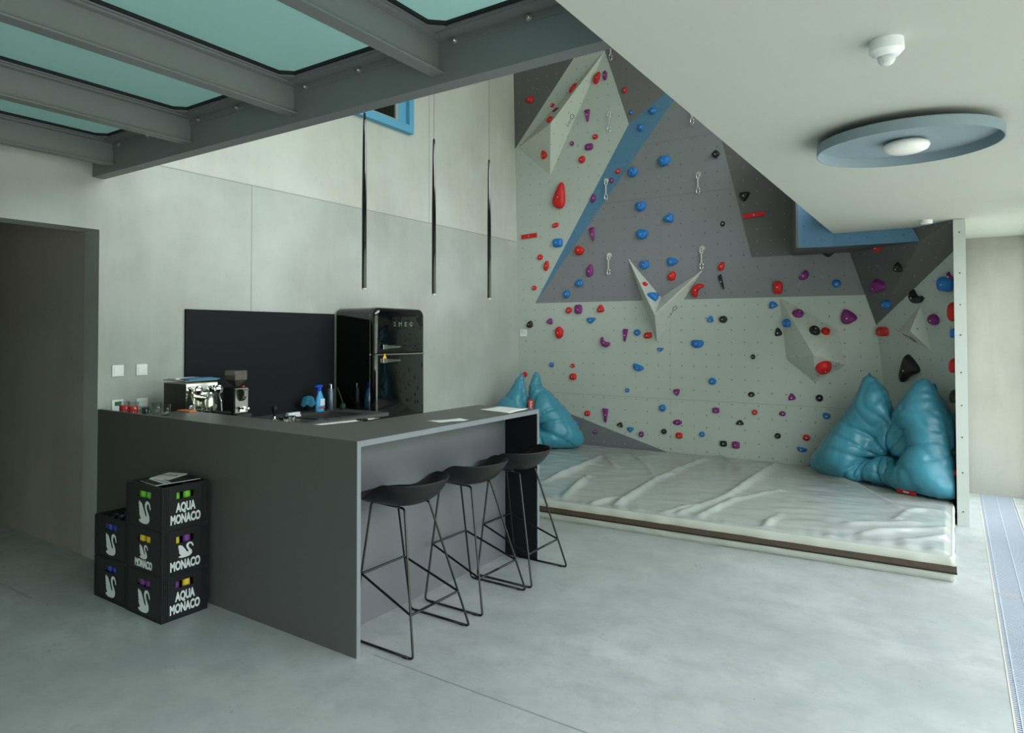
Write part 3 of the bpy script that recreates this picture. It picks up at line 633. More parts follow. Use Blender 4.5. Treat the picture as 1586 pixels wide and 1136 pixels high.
# ------------------------------------------------------------------ climbing holds
def outline(kind):
    c = lambda k, rx=.5, ry=.5, p=2.0: [((abs(math.cos(a)) ** (2 / p)) * math.copysign(rx, math.cos(a)), (abs(math.sin(a)) ** (2 / p)) * math.copysign(ry, math.sin(a))) for a in [2 * PI * i / k for i in range(k)]]
    if kind in ('round', 'oval', 'ring'): return c(24)
    if kind == 'block': return c(24, p=3.6)
    if kind == 'rough': return [(x * r, y * r) for (x, y), r in zip(c(20), [1, .84, 1.04, .9, 1.05, .86, 1, .92, 1.06, .83, 1, .9, 1.05, .88, 1.02, .84, 1.05, .9, 1, .86])]
    P = {'tri': [(0, .56), (-.56, -.42), (-.1, -.54), (.56, -.42)], 'tridn': [(-.56, .42), (0, .52), (.56, .42), (.08, -.56), (-.12, -.54)],
         'half': [(-.55, .38), (.55, .38), (.50, -.05), (.22, -.5), (-.22, -.5), (-.5, -.05)],
         'bowl': [(-.52, .45), (-.1, .5), (.52, .45), (.54, -.05), (.28, -.52), (-.28, -.52), (-.54, -.05)],
         'crescent': [(-.55, .42), (-.30, .50), (-.18, .12), (.10, -.05), (.42, .0), (.56, -.25), (.2, -.52), (-.3, -.45), (-.58, -.05)],
         'notch': [(-.16, .50), (-.34, .54), (-.54, .2), (-.52, -.2), (-.2, -.52), (.2, -.52), (.52, -.2), (.54, .2), (.36, .56), (.20, .50), (.10, -.08), (-.06, -.08)],
         'wedge': [(-.52, .52), (.1, .5), (.54, .50), (.42, .2), (.26, -.4), (.12, -.54), (-.08, -.5), (-.22, .1)],
         'tear': [(.18, .55), (.42, .45), (.50, 0), (.46, -.42), (.15, -.54), (-.35, -.44), (-.56, -.22), (-.42, .02), (-.05, .4)],
         'pear': [(.05, .54), (.32, .42), (.48, 0), (.40, -.36), (.05, -.54), (-.40, -.42), (-.52, -.08), (-.28, .3)],
         'shard': [(-.10, .55), (.08, .52), (.52, .08), (.48, -.12), (-.05, -.26), (-.36, -.54), (-.54, -.48), (-.40, -.02)],
         'bar': [(-.5, .5), (.5, .5), (.5, -.5), (-.5, -.5)]}[kind]
    return P if kind == 'bar' else smooth_poly(P, 2)

HGRP = {'red': 'red climbing holds', 'blue': 'blue climbing holds', 'purple': 'purple climbing holds', 'black': 'black climbing holds'}
M_hbolt = mat('hold_bolt', (214, 214, 205), .35, .5)
for hi, (col, typ, rot, fc, x, y, z, w, h, dep, lab) in enumerate(HOLDS):
    n = Vector(FACE_N[fc]).normalized(); u = Vector((0, 0, 1)).cross(n).normalized(); v = n.cross(u)
    og = Vector((x, y, z))
    O = outline(typ); ca, sa = math.cos(math.radians(rot)), math.sin(math.radians(rot))
    # outline turned, then stretched back so that its extents match w and h
    R = [(p[0] * ca - p[1] * sa, p[0] * sa + p[1] * ca) for p in ([(a * w, b * h) for a, b in O] if abs(math.sin(math.radians(rot))) < .75 else [(a * h, b * w) for a, b in O])]
    x0, x1 = min(p[0] for p in R), max(p[0] for p in R); y0, y1 = min(p[1] for p in R), max(p[1] for p in R)
    if typ != 'bar': R = [((p[0] - (x0 + x1) / 2) * w / (x1 - x0), (p[1] - (y0 + y1) / 2) * h / (y1 - y0)) for p in R]
    D = dep if dep else min(.075, max(.026, .46 * min(w, h)))
    if fc == 'SW': D = max(D, .035)
    rnd = random.Random(hi * 13 + 1)
    mb = MB(); k = len(R)
    if typ == 'bar':
        D = .018; prof = [(1, -.002), (1, D)]
    elif typ == 'ring':
        prof = [(1, 0), (.98, .4 * D), (.86, .85 * D), (.70, D), (.52, .9 * D), (.40, .55 * D), (.34, .25 * D)]
    else:
        prof = [(1, -.002), (1.0, .25 * D), (.93, .55 * D), (.78, .82 * D), (.55, .96 * D), (.28, 1.0 * D)]
    cx_, cy_ = sum(p[0] for p in R) / k, sum(p[1] for p in R) / k
    tx, ty = rnd.uniform(-.10, .10) * w, rnd.uniform(-.12, .02) * h
    vs = []
    for s_, d_ in prof:
        for (a, b) in R:
            q = d_ / D
            aa, bb = cx_ + (a - cx_) * s_ + tx * q * (typ not in ('bar', 'ring')), cy_ + (b - cy_) * s_ + ty * q * (typ not in ('bar', 'ring'))
            nz = noise.noise(Vector((a * 22 + hi, b * 22, d_ * 22))) * (.16 if typ in ('rough', 'notch') else .07) * D * (typ != 'bar')
            vs.append(og + u * aa + v * bb + n * (d_ + nz * min(1, q * 2)))
    m_ = len(prof)
    fs = [(i * k + j, i * k + (j + 1) % k, (i + 1) * k + (j + 1) % k, (i + 1) * k + j) for i in range(m_ - 1) for j in range(k)]
    c_i = len(vs); ctr = sum((p for p in vs[-k:]), Vector()) / k
    vs.append(ctr + n * (0 if typ in ('bar', 'ring') else .02 * D))
    fs += [((m_ - 1) * k + j, (m_ - 1) * k + (j + 1) % k, c_i) for j in range(k)]
    mb.add(vs, fs)
    t = link_mesh('climbing_hold', mb, HC[col], smooth=(typ != 'bar'))
    tag(t, lab, 'climbing hold', HGRP[col])
    if fc != 'SW':
        bp_ = ctr + n * .001
        bm_ = MB(); nn = 8; rr = .0075
        ringv = [bp_ + (u * math.cos(2 * PI * j / nn) + v * math.sin(2 * PI * j / nn)) * rr for j in range(nn)]
        bm_.add([p - n * .004 for p in ringv] + [p + n * .003 for p in ringv], [tuple(range(nn, 2 * nn))] + [(j, (j + 1) % nn, nn + (j + 1) % nn, nn + j) for j in range(nn)])
        link_mesh('bolt', bm_, M_hbolt, t)

# ------------------------------------------------------------------ quickdraws
dl = ['quickdraw hanging high on the pale left panel', 'quickdraw at the top, cut off by the white ceiling edge near the beam', 'quickdraw at the top of the grey panel, half behind the ceiling edge',
      'quickdraw in the upper right of the grey panel near a black hold', 'quickdraw on the blue stripe beside a small purple hold', 'quickdraw on the grey panel left of the forked volume', 'quickdraw touching the right tip of the forked volume']
for (p, ln, fc), lb in zip(DRAWS, dl):
    n = Vector(FACE_N[fc]).normalized(); p = Vector(p); u = Vector((0, 0, 1)).cross(n).normalized()
    t = thing('quickdraw', lb, 'quickdraw', tuple(p), 'steel quickdraws on the climbing wall')
    q = p + n * .002
    v = n.cross(u)
    hb = MB(); nn = 20
    hb.prism([q + (u * math.cos(2 * PI * j / nn) + v * math.sin(2 * PI * j / nn)) * .034 for j in range(nn)], n * .006)
    hb.prism([q + n * .006 + (u * math.cos(2 * PI * j / 6) + v * math.sin(2 * PI * j / 6)) * .014 for j in range(6)], n * .014)
    link_mesh('hanger', hb, M_chrome, t)
    d0 = q + n * .03
    link_mesh('sling', MB().prism([d0 + u * .008 + Vector((0, 0, -.05)), d0 - u * .008 + Vector((0, 0, -.05)), d0 - u * .007 + Vector((0, 0, -ln * .72)), d0 + u * .007 + Vector((0, 0, -ln * .72))], n * .008),
              mat('grey_webbing', (190, 190, 182), .6, noise_amt=.2, nscale=60), t)
    for zc, L_ in ((-.035, .055), (-ln * .72 - .035, .085)):
        pts = [d0 + Vector((0, 0, zc)) + u * (.019 * math.cos(a)) + Vector((0, 0, L_ / 2 * math.sin(a))) for a in [2 * PI * j / 14 for j in range(15)]]
        link_mesh('carabiner', MB().tube(pts, .0055, 6), M_chrome, t, smooth='all')

# small label plate on the wall edge
lp = thing('information_plate', 'small white printed label at the left edge of the climbing wall', 'sign', (-4.93, 8.457, 1.66))
link_mesh('plate', MB().box(-4.985, -4.875, 8.450, 8.459, 1.602, 1.70), M_white, lp)
tl = MB()
for j in range(5): tl.box(-4.975, -4.895 - .012 * (j % 3), 8.4485, 8.4502, 1.685 - j * .011, 1.6875 - j * .011)
link_mesh('printed_lines', tl, mat('label_grey_print', (150, 165, 185), .6), lp)
# ------------------------------------------------------------------ crash mat
def seg_d(px, py, a, b):
    ax, ay = a; bx, by = b; dx, dy = bx - ax, by - ay; l2 = dx * dx + dy * dy + 1e-9
    t = np.clip(((px - ax) * dx + (py - ay) * dy) / l2, 0, 1)
    return np.hypot(px - ax - t * dx, py - ay - t * dy), t
NX, NY = 260, 150
X0, X1 = -4.99, -.022
us = np.linspace(0, 1, NX); vs_ = np.linspace(0, 1, NY)
U, V_ = np.meshgrid(us, vs_)
XL = -4.43 - .56 * np.minimum(1, V_ / .22)
GX = XL + (X1 - XL) * U
yf = 5.59 - (X1 - (-4.43 + (X1 + 4.43) * U)) * .0565
yb = np.where(GX > -.56, 8.43 - (GX + .56) * 1.29 - .03, 8.43)
GY = yf + (yb - yf) * V_
T_ = .172
Zt = np.full_like(GX, T_)
edge = np.minimum(np.minimum(U * 4.97, (1 - U) * 4.97), np.minimum(V_, 1 - V_) * 2.9)
Zt += .012 * np.sin(GX * 1.1 + 1) * np.sin(GY * 1.3)
rid = np.zeros_like(GX)
for ri, line in enumerate(RIDGES):
    hgt = (.034, .030, .02, .026, .022, .022, .018, .014, .022, .016, .016, .014, .020, .018, .016, .02, .02, .02)[ri]
    wd = (.050, .045, .04, .05, .045, .05, .03, .03, .04, .04, .04, .04, .05, .05, .04, .035, .035, .035)[ri]
    best = np.zeros_like(GX); n_ = len(line) - 1
    for i in range(n_):
        d, t = seg_d(GX, GY, line[i], line[i + 1])
        g = (i + t) / n_; taper = np.sin(np.clip(g * .9 + .1, 0, 1) * PI * .95) ** .5
        vw = .75 + .45 * np.sin(g * 7 + ri * 2.1) ** 2
        best = np.maximum(best, np.exp(-(d / (wd * .78 * vw)) ** 1.7) * np.maximum(taper, .05) * (.7 + .3 * np.cos(g * 5 + ri)))
    rid = np.maximum(rid, best * hgt)
Zt += rid * 1.9
nz = np.array([[noise.fractal(Vector((x * 1.6, y * 3.2, 0)), 1.0, 2.0, 4) for x, y in zip(rx, ry)] for rx, ry in zip(GX[::2, ::2], GY[::2, ::2])])
nz = np.repeat(np.repeat(nz, 2, 0), 2, 1)[:NY, :NX]
k_ = np.ones(3) / 3
for _ in range(2):
    nz = np.apply_along_axis(lambda m: np.convolve(np.pad(m, 1, 'edge'), k_, 'valid'), 0, nz)
    nz = np.apply_along_axis(lambda m: np.convolve(np.pad(m, 1, 'edge'), k_, 'valid'), 1, nz)
Zt += .010 * np.abs(nz)
fw = np.array([[noise.noise(Vector((x * 2.2 + y * 1.3, y * 6.5 - x * 2.0, 4))) for x, y in zip(rx, ry)] for rx, ry in zip(GX[::2, ::2], GY[::2, ::2])])
fw = np.repeat(np.repeat((1 - np.abs(fw) * 3.5).clip(0, 1) ** 2, 2, 0), 2, 1)[:NY, :NX]
for _ in range(2):
    fw = np.apply_along_axis(lambda m: np.convolve(np.pad(m, 1, 'edge'), k_, 'valid'), 0, fw)
    fw = np.apply_along_axis(lambda m: np.convolve(np.pad(m, 1, 'edge'), k_, 'valid'), 1, fw)
Zt += .008 * fw
# puckers running back from the stitched front edge
puck = np.array([noise.noise(Vector((x * 13, 3, 0))) for x in GX[0]])
Zt += .020 * puck[None, :] * np.exp(-(GY - yf) / .14)
Zt = np.where(edge < .02, T_ - .006, T_ + (Zt - T_) * np.clip(edge / .03, 0.3, 1))
crash = thing('crash_mat', 'large silver-grey vinyl crash mat on the floor below the climbing wall', 'crash mat', (-2.5, 7, 0))
mb = MB()
vv = [(GX[j, i], GY[j, i], Zt[j, i]) for j in range(NY) for i in range(NX)]
mb.add(vv, [(j * NX + i, j * NX + i + 1, (j + 1) * NX + i + 1, (j + 1) * NX + i) for j in range(NY - 1) for i in range(NX - 1)])
link_mesh('top_cover', mb, M_mat, crash, smooth='all', fixn=False)
# side walls: wavy vinyl round all four sides
mb = MB()
loop = [(j0, i0) for (j0, i0) in [(0, i) for i in range(NX)] + [(j, NX - 1) for j in range(1, NY)] + [(NY - 1, i) for i in range(NX - 2, -1, -1)] + [(j, 0) for j in range(NY - 2, 0, -1)]]
prof = [(0, 0.0), (.012, .012), (.016, .05), (.012, .085), (.016, .12), (.010, .15)]
side = []
for (o_, z_) in prof + [(0, None)]:
    row = []
    for (j, i) in loop:
        x, y = GX[j, i], GY[j, i]
        nx = -1 if i == 0 else 1 if i == NX - 1 else 0; ny = -1 if j == 0 else 0
        w_ = 0.011 * noise.noise(Vector((x * 7, y * 7, (z_ or .17) * 9))) if o_ else 0
        row.append((x + nx * (o_ + w_) * .8, y + ny * (o_ + w_), Zt[j, i] if z_ is None else z_))
    side.append(row)
k = len(loop)
mb.add([p for r in side for p in r], [(a * k + b, a * k + (b + 1) % k, (a + 1) * k + (b + 1) % k, (a + 1) * k + b) for a in range(len(side) - 1) for b in range(k)])
mb.add([side[0][q] for q in (0, NX - 1, NX + NY - 2, 2 * NX + NY - 3)], [(0, 1, 2, 3)])
link_mesh('side_cover', mb, M_matside, crash, smooth='all')
def band(name, z0, z1, off, m):
    P = []
    for i in range(0, NX, 6): P.append((GX[0, i], GY[0, i] - off))
    P.append((X1 + off, 5.59 - off)); P.append((X1 + off, 7.70))
    q = MB(); kk = len(P)
    q.add([(x, y, z0) for x, y in P] + [(x, y, z1) for x, y in P] + [(x, y + .02, z1) for x, y in P], [(a, a + 1, kk + a + 1, kk + a) for a in range(kk - 1)] + [(kk + a, kk + a + 1, 2 * kk + a + 1, 2 * kk + a) for a in range(kk - 1)])
    link_mesh(name, q, m, crash)
band('hook_band', .066, .108, .022, M_matband)
band('zip', .058, .068, .024, M_zip)

# ------------------------------------------------------------------ bean bags: a small cloth simulation of two stitched sheets
def bean_bag(name, label, outline, tag_at, rest=1.13, press=1.0, seed=1, creases=(), dents=(), zmax=.24):
    """outline: list of (s, t) metres in the bag's own sheet; returns verts (s, t, n) after inflation"""
    h = .019
    poly = np.array(outline)
    segs = []
    B = []
    for i in range(len(poly)):
        a, b = poly[i], poly[(i + 1) % len(poly)]; m = max(1, int(round(np.linalg.norm(b - a) / h)))
        for j in range(m): B.append(a + (b - a) * j / m)
    B = np.array(B); nb = len(B)
    lo, hi = poly.min(0), poly.max(0)
    rs = np.random.RandomState(seed)
    pts = []
    yy = lo[1]; r_ = 0
    def inside(p):
        c = False
        for i in range(len(poly)):
            a, b = poly[i], poly[i - 1]
            if (a[1] > p[1]) != (b[1] > p[1]) and p[0] < (b[0] - a[0]) * (p[1] - a[1]) / (b[1] - a[1]) + a[0]: c = not c
        return c
    while yy < hi[1]:
        xx = lo[0] + (h / 2 if r_ % 2 else 0)
        while xx < hi[0]:
            p = np.array((xx, yy)) + rs.uniform(-.15, .15, 2) * h
            if inside(p) and np.min(np.hypot(*(B - p).T)) > h * .6: pts.append(p)
            xx += h
        yy += h * .866; r_ += 1
    P2 = np.vstack([B, np.array(pts)]); n = len(P2)
    V2, E2, F2, OV, _, _ = delaunay_2d_cdt([Vector(p) for p in P2], [(i, (i + 1) % nb) for i in range(nb)], [], 1, 1e-7)
    P2 = np.array([tuple(v) for v in V2]); n = len(P2)
    isb = np.zeros(n, bool)
    for i, o_ in enumerate(OV): isb[i] = any(x < nb for x in o_)
    F = np.array([f for f in F2 if len(f) == 3])
    back = np.arange(n); extra = np.where(~isb)[0]; back[extra] = n + np.arange(len(extra))
    X = np.zeros((n + len(extra), 3)); X[:n, :2] = P2; X[n:, :2] = P2[extra]
    db = np.array([np.min(np.hypot(*(B - p).T)) for p in P2])
    X[:n, 2] = -db * .25; X[back, 2] = db * .25; X[:n, 2][isb] = 0
    F_all = np.vstack([F[:, ::-1], back[F]])          # front sheet looks towards -n
    e = np.vstack([F_all[:, [0, 1]], F_all[:, [1, 2]], F_all[:, [2, 0]]]); e.sort(axis=1); e = np.unique(e, axis=0)
    L0 = np.linalg.norm(X[e[:, 0], :2] - X[e[:, 1], :2], axis=1) * rest
    N = len(X); val = np.bincount(e.ravel(), minlength=N).astype(float)
    front_pin = []
    # stitches holding front and back sheet together along creases
    ties = []
    for (a, b) in creases:
        for q in np.linspace(0, 1, 8):
            p = np.array(a) * (1 - q) + np.array(b) * q
            i = int(np.argmin(np.hypot(*(P2 - p).T))); 
            if not isb[i]: ties.append((i, back[i]))
    ties = np.array(ties) if ties else np.zeros((0, 2), int)
    Vv = np.zeros_like(X)
    dbn = np.concatenate([db, db[extra]]); zlim = np.minimum(zmax, .012 + 1.15 * dbn)
    P2n = np.vstack([P2, P2[extra]])
    X[:, 2] += rs.uniform(-.002, .002, N)
    for step in range(110):
        fa, fb, fc_ = X[F_all[:, 0]], X[F_all[:, 1]], X[F_all[:, 2]]
        nr = np.cross(fb - fa, fc_ - fa)
        acc = np.zeros_like(X)
        for c in range(3):
            for k in range(3): acc[:, c] += np.bincount(F_all[:, k], nr[:, c], minlength=N)
        Xp = X.copy()
        V2_ = Vv * .90 + acc * (1.1 * press * min(1, step / 40))
        V2_[:, 1] -= .00012
        X = X + V2_
        for (ds, dt_, dr, dd) in dents:      # something has sat here: keep the front sheet pushed in
            d = np.hypot(X[:, 0] - ds, X[:, 1] - dt_); m = (d < dr) & (X[:, 2] < -dd); X[m, 2] = -dd
        for it in range(12):
            d = X[e[:, 1]] - X[e[:, 0]]; l = np.linalg.norm(d, axis=1) + 1e-9
            c = (np.maximum(l - L0, 0) + .25 * np.minimum(l - L0, 0)) / l * .5
            dd_ = d * c[:, None]
            for a in range(3):
                X[:, a] += (np.bincount(e[:, 0], dd_[:, a], minlength=N) - np.bincount(e[:, 1], dd_[:, a], minlength=N)) / val * 1.7
            if len(ties):
                mid = (X[ties[:, 0]] + X[ties[:, 1]]) / 2; X[ties[:, 0]] += (mid - X[ties[:, 0]]) * .6; X[ties[:, 1]] += (mid - X[ties[:, 1]]) * .6
        bi = np.where(isb)[0]
        X[bi, :2] += (P2[bi] - X[bi, :2]) * .55
        X[bi, 2] *= .7
        X[:, 2] = np.clip(X[:, 2], -zlim, zlim)
        X[:, 1] = np.maximum(X[:, 1], 0.0)
        Vv = X - Xp
    # folds fanning out from the node where the bag is creased, puckers along the stitched seam, loose wrinkles
    nr = np.zeros_like(X); fa, fb, fc_ = X[F_all[:, 0]], X[F_all[:, 1]], X[F_all[:, 2]]; fn = np.cross(fb - fa, fc_ - fa)
    for c in range(3):
        for k in range(3): nr[:, c] += np.bincount(F_all[:, k], fn[:, c], minlength=N)
    nr /= np.linalg.norm(nr, axis=1)[:, None] + 1e-9
    node = creases[0][1] if creases else (.7, .3)
    dx, dy = P2n[:, 0] - node[0], P2n[:, 1] - node[1]; rr_ = np.hypot(dx, dy); th_ = np.arctan2(dy, dx)
    wob = np.array([noise.noise(Vector((p[0] * 3.1, p[1] * 3.1, seed))) for p in P2n])
    wob2 = np.array([noise.noise(Vector((p[0] * 6.5 + 9, p[1] * 6.5, seed * 2.3))) for p in P2n])
    rid_ = 1 - np.abs(np.sin(th_ * 6.5 + wob * 3.4))
    fold = (rid_ ** 3.2) * np.exp(-(rr_ / .42) ** 2) * np.clip(rr_ / .07, 0, 1)
    nearest = np.array([int(np.argmin(np.hypot(*(B - p).T))) for p in P2n])
    puck = np.sin(nearest * h * 2 * PI / .085 + wob * 5) * np.exp(-dbn / .07) * np.clip(dbn / .02, 0, 1)
    loose = (1 - np.abs(wob2) * 5).clip(0, 1) ** 2
    X += nr * (-.050 * fold + .007 * puck - .011 * loose * np.clip(dbn / .06, 0, 1))[:, None]
    return X, F_all, P2, isb

def place_bag(name, label, outl, P1, P2_, lean, tagpos, tagtxt, rest, creases, dents, seed, flat_n=None, press=1.0, tagsize=(.035, .075)):
    """P1, P2_: floor ends of the bag's foot; lean: tangent of backwards lean"""
    P1, P2_ = Vector(P1), Vector(P2_)
    s = (P2_ - P1).normalized(); nrm_ = Vector((s.y, -s.x, 0))
    if nrm_.dot(Vector((0, 0, 0)) - P1) < 0: nrm_ = -nrm_
    bk = -nrm_
    t = (Vector((0, 0, 1)) + bk * lean).normalized()
    X, F, _, _ = bean_bag(name, label, outl, None, rest=rest, creases=creases, dents=dents, seed=seed, press=press)
    root = thing(name, label, 'bean bag', tuple(P1), 'teal bean bags on the crash mat')
    nv = s.cross(t); 
    if nv.dot(bk) < 0: nv = -nv
    pts = [P1 + s * x + t * y + nv * z for x, y, z in X]
    zmin = .178
    pts = [Vector((p.x, p.y, max(p.z, zmin + .0))) for p in pts]
    wn_ = Vector((-.789, -.609, -.085)).normalized(); w0 = Vector((-.472, 8.46, 0)) + wn_ * .02
    for i, p in enumerate(pts):
        if (p - w0).dot(wn_) < 0: p = p - wn_ * (p - w0).dot(wn_)
        pts[i] = Vector((min(max(p.x, W + .01), -.004), min(p.y, 8.44), p.z))
    mb = MB().add(pts, [tuple(int(i) for i in f) for f in F])
    o = link_mesh('cover', mb, M_bag, root, smooth='all', fixn=True)
    sd = o.modifiers.new('sub', 'SUBSURF'); sd.levels = 1; sd.render_levels = 1
    # piping along the seam and the red name tag
    ts, tt = tagpos
    i = int(np.argmin(np.hypot(X[:, 0] - ts, X[:, 1] - tt) + X[:, 2] * .6))
    c = pts[i] + nrm_ * .012
    hs, hz_ = tagsize
    tg = link_mesh('name_tag', MB().prism([c + s * a * hs + Vector((0, 0, b * hz_)) for a, b in ((-1, -1), (1, -1), (1, 1), (-1, 1))], nrm_ * .004), mat('red_tag', (176, 24, 30), .6), root)
    if hz_ > hs: tx, ty = Vector((0, 0, -1)), s
    else: tx, ty = s, Vector((0, 0, 1))
    if tx.cross(ty).dot(nrm_) < 0: tx = -tx
    link_mesh('lettering', text_mb(tagtxt, min(hs, hz_) * 1.4, c + nrm_ * .0048, tx, ty, sx=.95), M_white, tg)
    return root
place_bag('bean_bag', 'teal bean bag with two pointed ears slumped in the right corner of the crash mat', BAG_R[1], BAG_R[0][0], BAG_R[0][1], BAG_R[0][2], (1.18, -.25), 'fatboy', 1.16,
          [((.846, .60), (.80, .36)), ((.80, .36), (.66, .30)), ((.80, .36), (.94, .33))], [(.86, .42, .20, .04)], 3, tagsize=(.09, .015))
place_bag('bean_bag', 'teal bean bag with two pointed ears in the left corner behind the bar counter', BAG_L[1], BAG_L[0][0], BAG_L[0][1], BAG_L[0][2], (.41, .55), 'fatboy', 1.15,
          [((.404, .52), (.42, .34)), ((.42, .34), (.54, .30))], [], 5)

# ------------------------------------------------------------------ steel and glass bridge
br = thing('steel_bridge', 'grey painted steel beam bridge with frosted glass floor panes overhead', 'bridge', (-3, 2.5, 2.76))
YB = 2.47
ed = MB().box(W, -.90, YB, YB + .088, 2.758, 2.770).box(W, -.90, YB, YB + .012, 2.770, 3.02).box(W, -.90, YB, YB + .088, 3.008, 3.02)
link_mesh('edge_beam', ed, M_steel, br)
xs = [-4.735, -3.815, -2.860, -1.885, -.93]
def crossbeam(x):
    # I-profile running towards the camera
    b = MB().box(x - .035, x + .035, -3.0, YB, 2.80, 2.808).box(x - .005, x + .005, -3.0, YB, 2.808, 2.950).box(x - .04, x + .04, -3.0, YB, 2.950, 2.960)
    return b
for x in xs: link_mesh('cross_beam', crossbeam(x), M_steel, br)
link_mesh('end_trimmer', MB().box(W, -.93, -3.06, -3.0, 2.78, 3.02), M_steel, br)
edges_x = [W] + xs
for a, b in zip(edges_x[:-1], edges_x[1:]):
    # angle frame below the glass with chamfered inner corners, gasket, pane
    x0, x1 = a + (.0 if a == W else .0), b
    ya, yb_ = -3.0, YB
    ix0, ix1, iy1 = x0 + .05, x1 - .055, yb_ - .085
    c = .055
    inner = [(ix0, ya + .05), (ix1, ya + .05), (ix1, iy1 - c), (ix1 - c, iy1), (ix0 + c, iy1), (ix0, iy1 - c)]
    outer = [(x0, ya), (x1, ya), (x1, yb_), (x1, yb_), (x0, yb_), (x0, yb_)]
    def ring(inn, out, z0, z1):
        k = len(inn); vs = [(x, y, z0) for x, y in out] + [(x, y, z0) for x, y in inn] + [(x, y, z1) for x, y in inn] + [(x, y, z1) for x, y in out]
        fs = [(i, (i + 1) % k, k + (i + 1) % k, k + i) for i in range(k)] + [(k + i, k + (i + 1) % k, 2 * k + (i + 1) % k, 2 * k + i) for i in range(k)] + [(2 * k + i, 2 * k + (i + 1) % k, 3 * k + (i + 1) % k, 3 * k + i) for i in range(k)]
        return MB().add(vs, fs)
    link_mesh('pane_frame', ring(inner, outer, 2.961, 2.969), M_steel, br)
    gi = [(x + (.012 if x < (x0 + x1) / 2 else -.012), y - (.012 if y > 0 else -.012)) for x, y in inner]
    link_mesh('gasket', ring(gi, inner, 2.969, 2.984), M_gasket, br)
    link_mesh('glass_pane', MB().box(x0 + .015, x1 - .015, ya + .02, yb_ - .02, 2.986, 3.006), M_frost, br)
# bolted angle along the edge beam
link_mesh('bolted_angle', MB().box(W, -.93, YB - .006, YB, 2.915, 2.961).box(W, -.93, YB - .075, YB - .006, 2.952, 2.961), M_steel, br)
bx = []
for a, b in zip(edges_x[:-1], edges_x[1:]):
    n_ = 3 if a != W else 0
    for j in range(n_): bx.append(a + .10 + (b - a - .2) * j / 2)
for x in bx:
    link_mesh('bolt', MB().lathe([(.014, 0), (.014, -.004), (.010, -.005), (.010, -.012), (.006, -.016)], (x, YB - .006, 2.932), 10, 'y'), M_bolt, br)

# ------------------------------------------------------------------ pendant lamps over the bar
pt = thing('pendant_lamp', 'slim black tube pendant nearest the beam, left of the three over the bar', 'pendant lamp', (-2.7, 2.85, 1.876), 'slim tube pendants over the bar')
link_mesh('lamp_tube', MB().lathe([(.0135, 1.885), (.0135, 2.4), (.0105, 2.75), (.0075, 2.88), (.004, 2.885)], (-2.7, 2.85, 0), 16), M_black, pt, smooth=True)
link_mesh('diffuser', MB().lathe([(.0125, 1.876), (.0125, 1.886)], (-2.7, 2.85, 0), 16), mat('clear_diffuser', (200, 205, 200), .2), pt)
link_mesh('cable', MB().tube([(-2.7, 2.85, 2.88), (-2.7, 2.85, 6.1)], .0015, 6), M_blackmetal, pt)
dup(pt, (-2.7, 3.495, 1.876), 0, 'slim black tube pendant in the middle of the three over the bar')
dup(pt, (-2.7, 4.145, 1.876), 0, 'slim black tube pendant nearest the climbing wall, right of the three')

# ------------------------------------------------------------------ bar counter
T = 1.084
bar = thing('bar_counter', 'L-shaped anthracite bar counter with overhanging top and end panels', 'bar counter', (-3, 3, 0))
link_mesh('side_panel', MB().box(W + .002, -2.44, 2.525, 2.552, 0, T), M_counter, bar)
link_mesh('countertop', MB().box(-4.45, -2.44, 2.552, 2.858, T - .03, T).box(-3.205, -2.44, 2.858, 3.0, T - .03, T).box(-2.965, -2.44, 3.0, 4.40, T - .03, T).add(
    [(-3.205, 2.858, T - .0001), (-3.205, 3.0, T - .0001), (-2.965, 3.0, T - .0001)], []), M_counter, bar)
link_mesh('front_panel', MB().box(-2.725, -2.70, 2.552, 4.36, 0, T - .03), M_frontp, bar)
link_mesh('end_panel', MB().box(-2.965, -2.44, 4.372, 4.40, 0, T - .03), M_splash_end_shade, bar)  # near-black splashback colour paints in the shade under the overhanging top
link_mesh('edge_trim', MB().box(-2.44, -2.436, 2.525, 2.552, 0, T).box(-2.44, -2.436, 2.552, 4.40, T - .03, T).box(-2.44, -2.436, 4.372, 4.40, 0, T - .03), M_counter_edge, bar)
link_mesh('rear_panel', MB().box(-4.40, -2.965, 2.84, 2.858, 0, T - .03).box(-2.965, -2.947, 2.858, 4.372, 0, T - .03), M_counter, bar)
link_mesh('inner_shelf', MB().box(W + .002, -4.45, 2.552, 2.70, 1.035, 1.05), M_counter, bar)

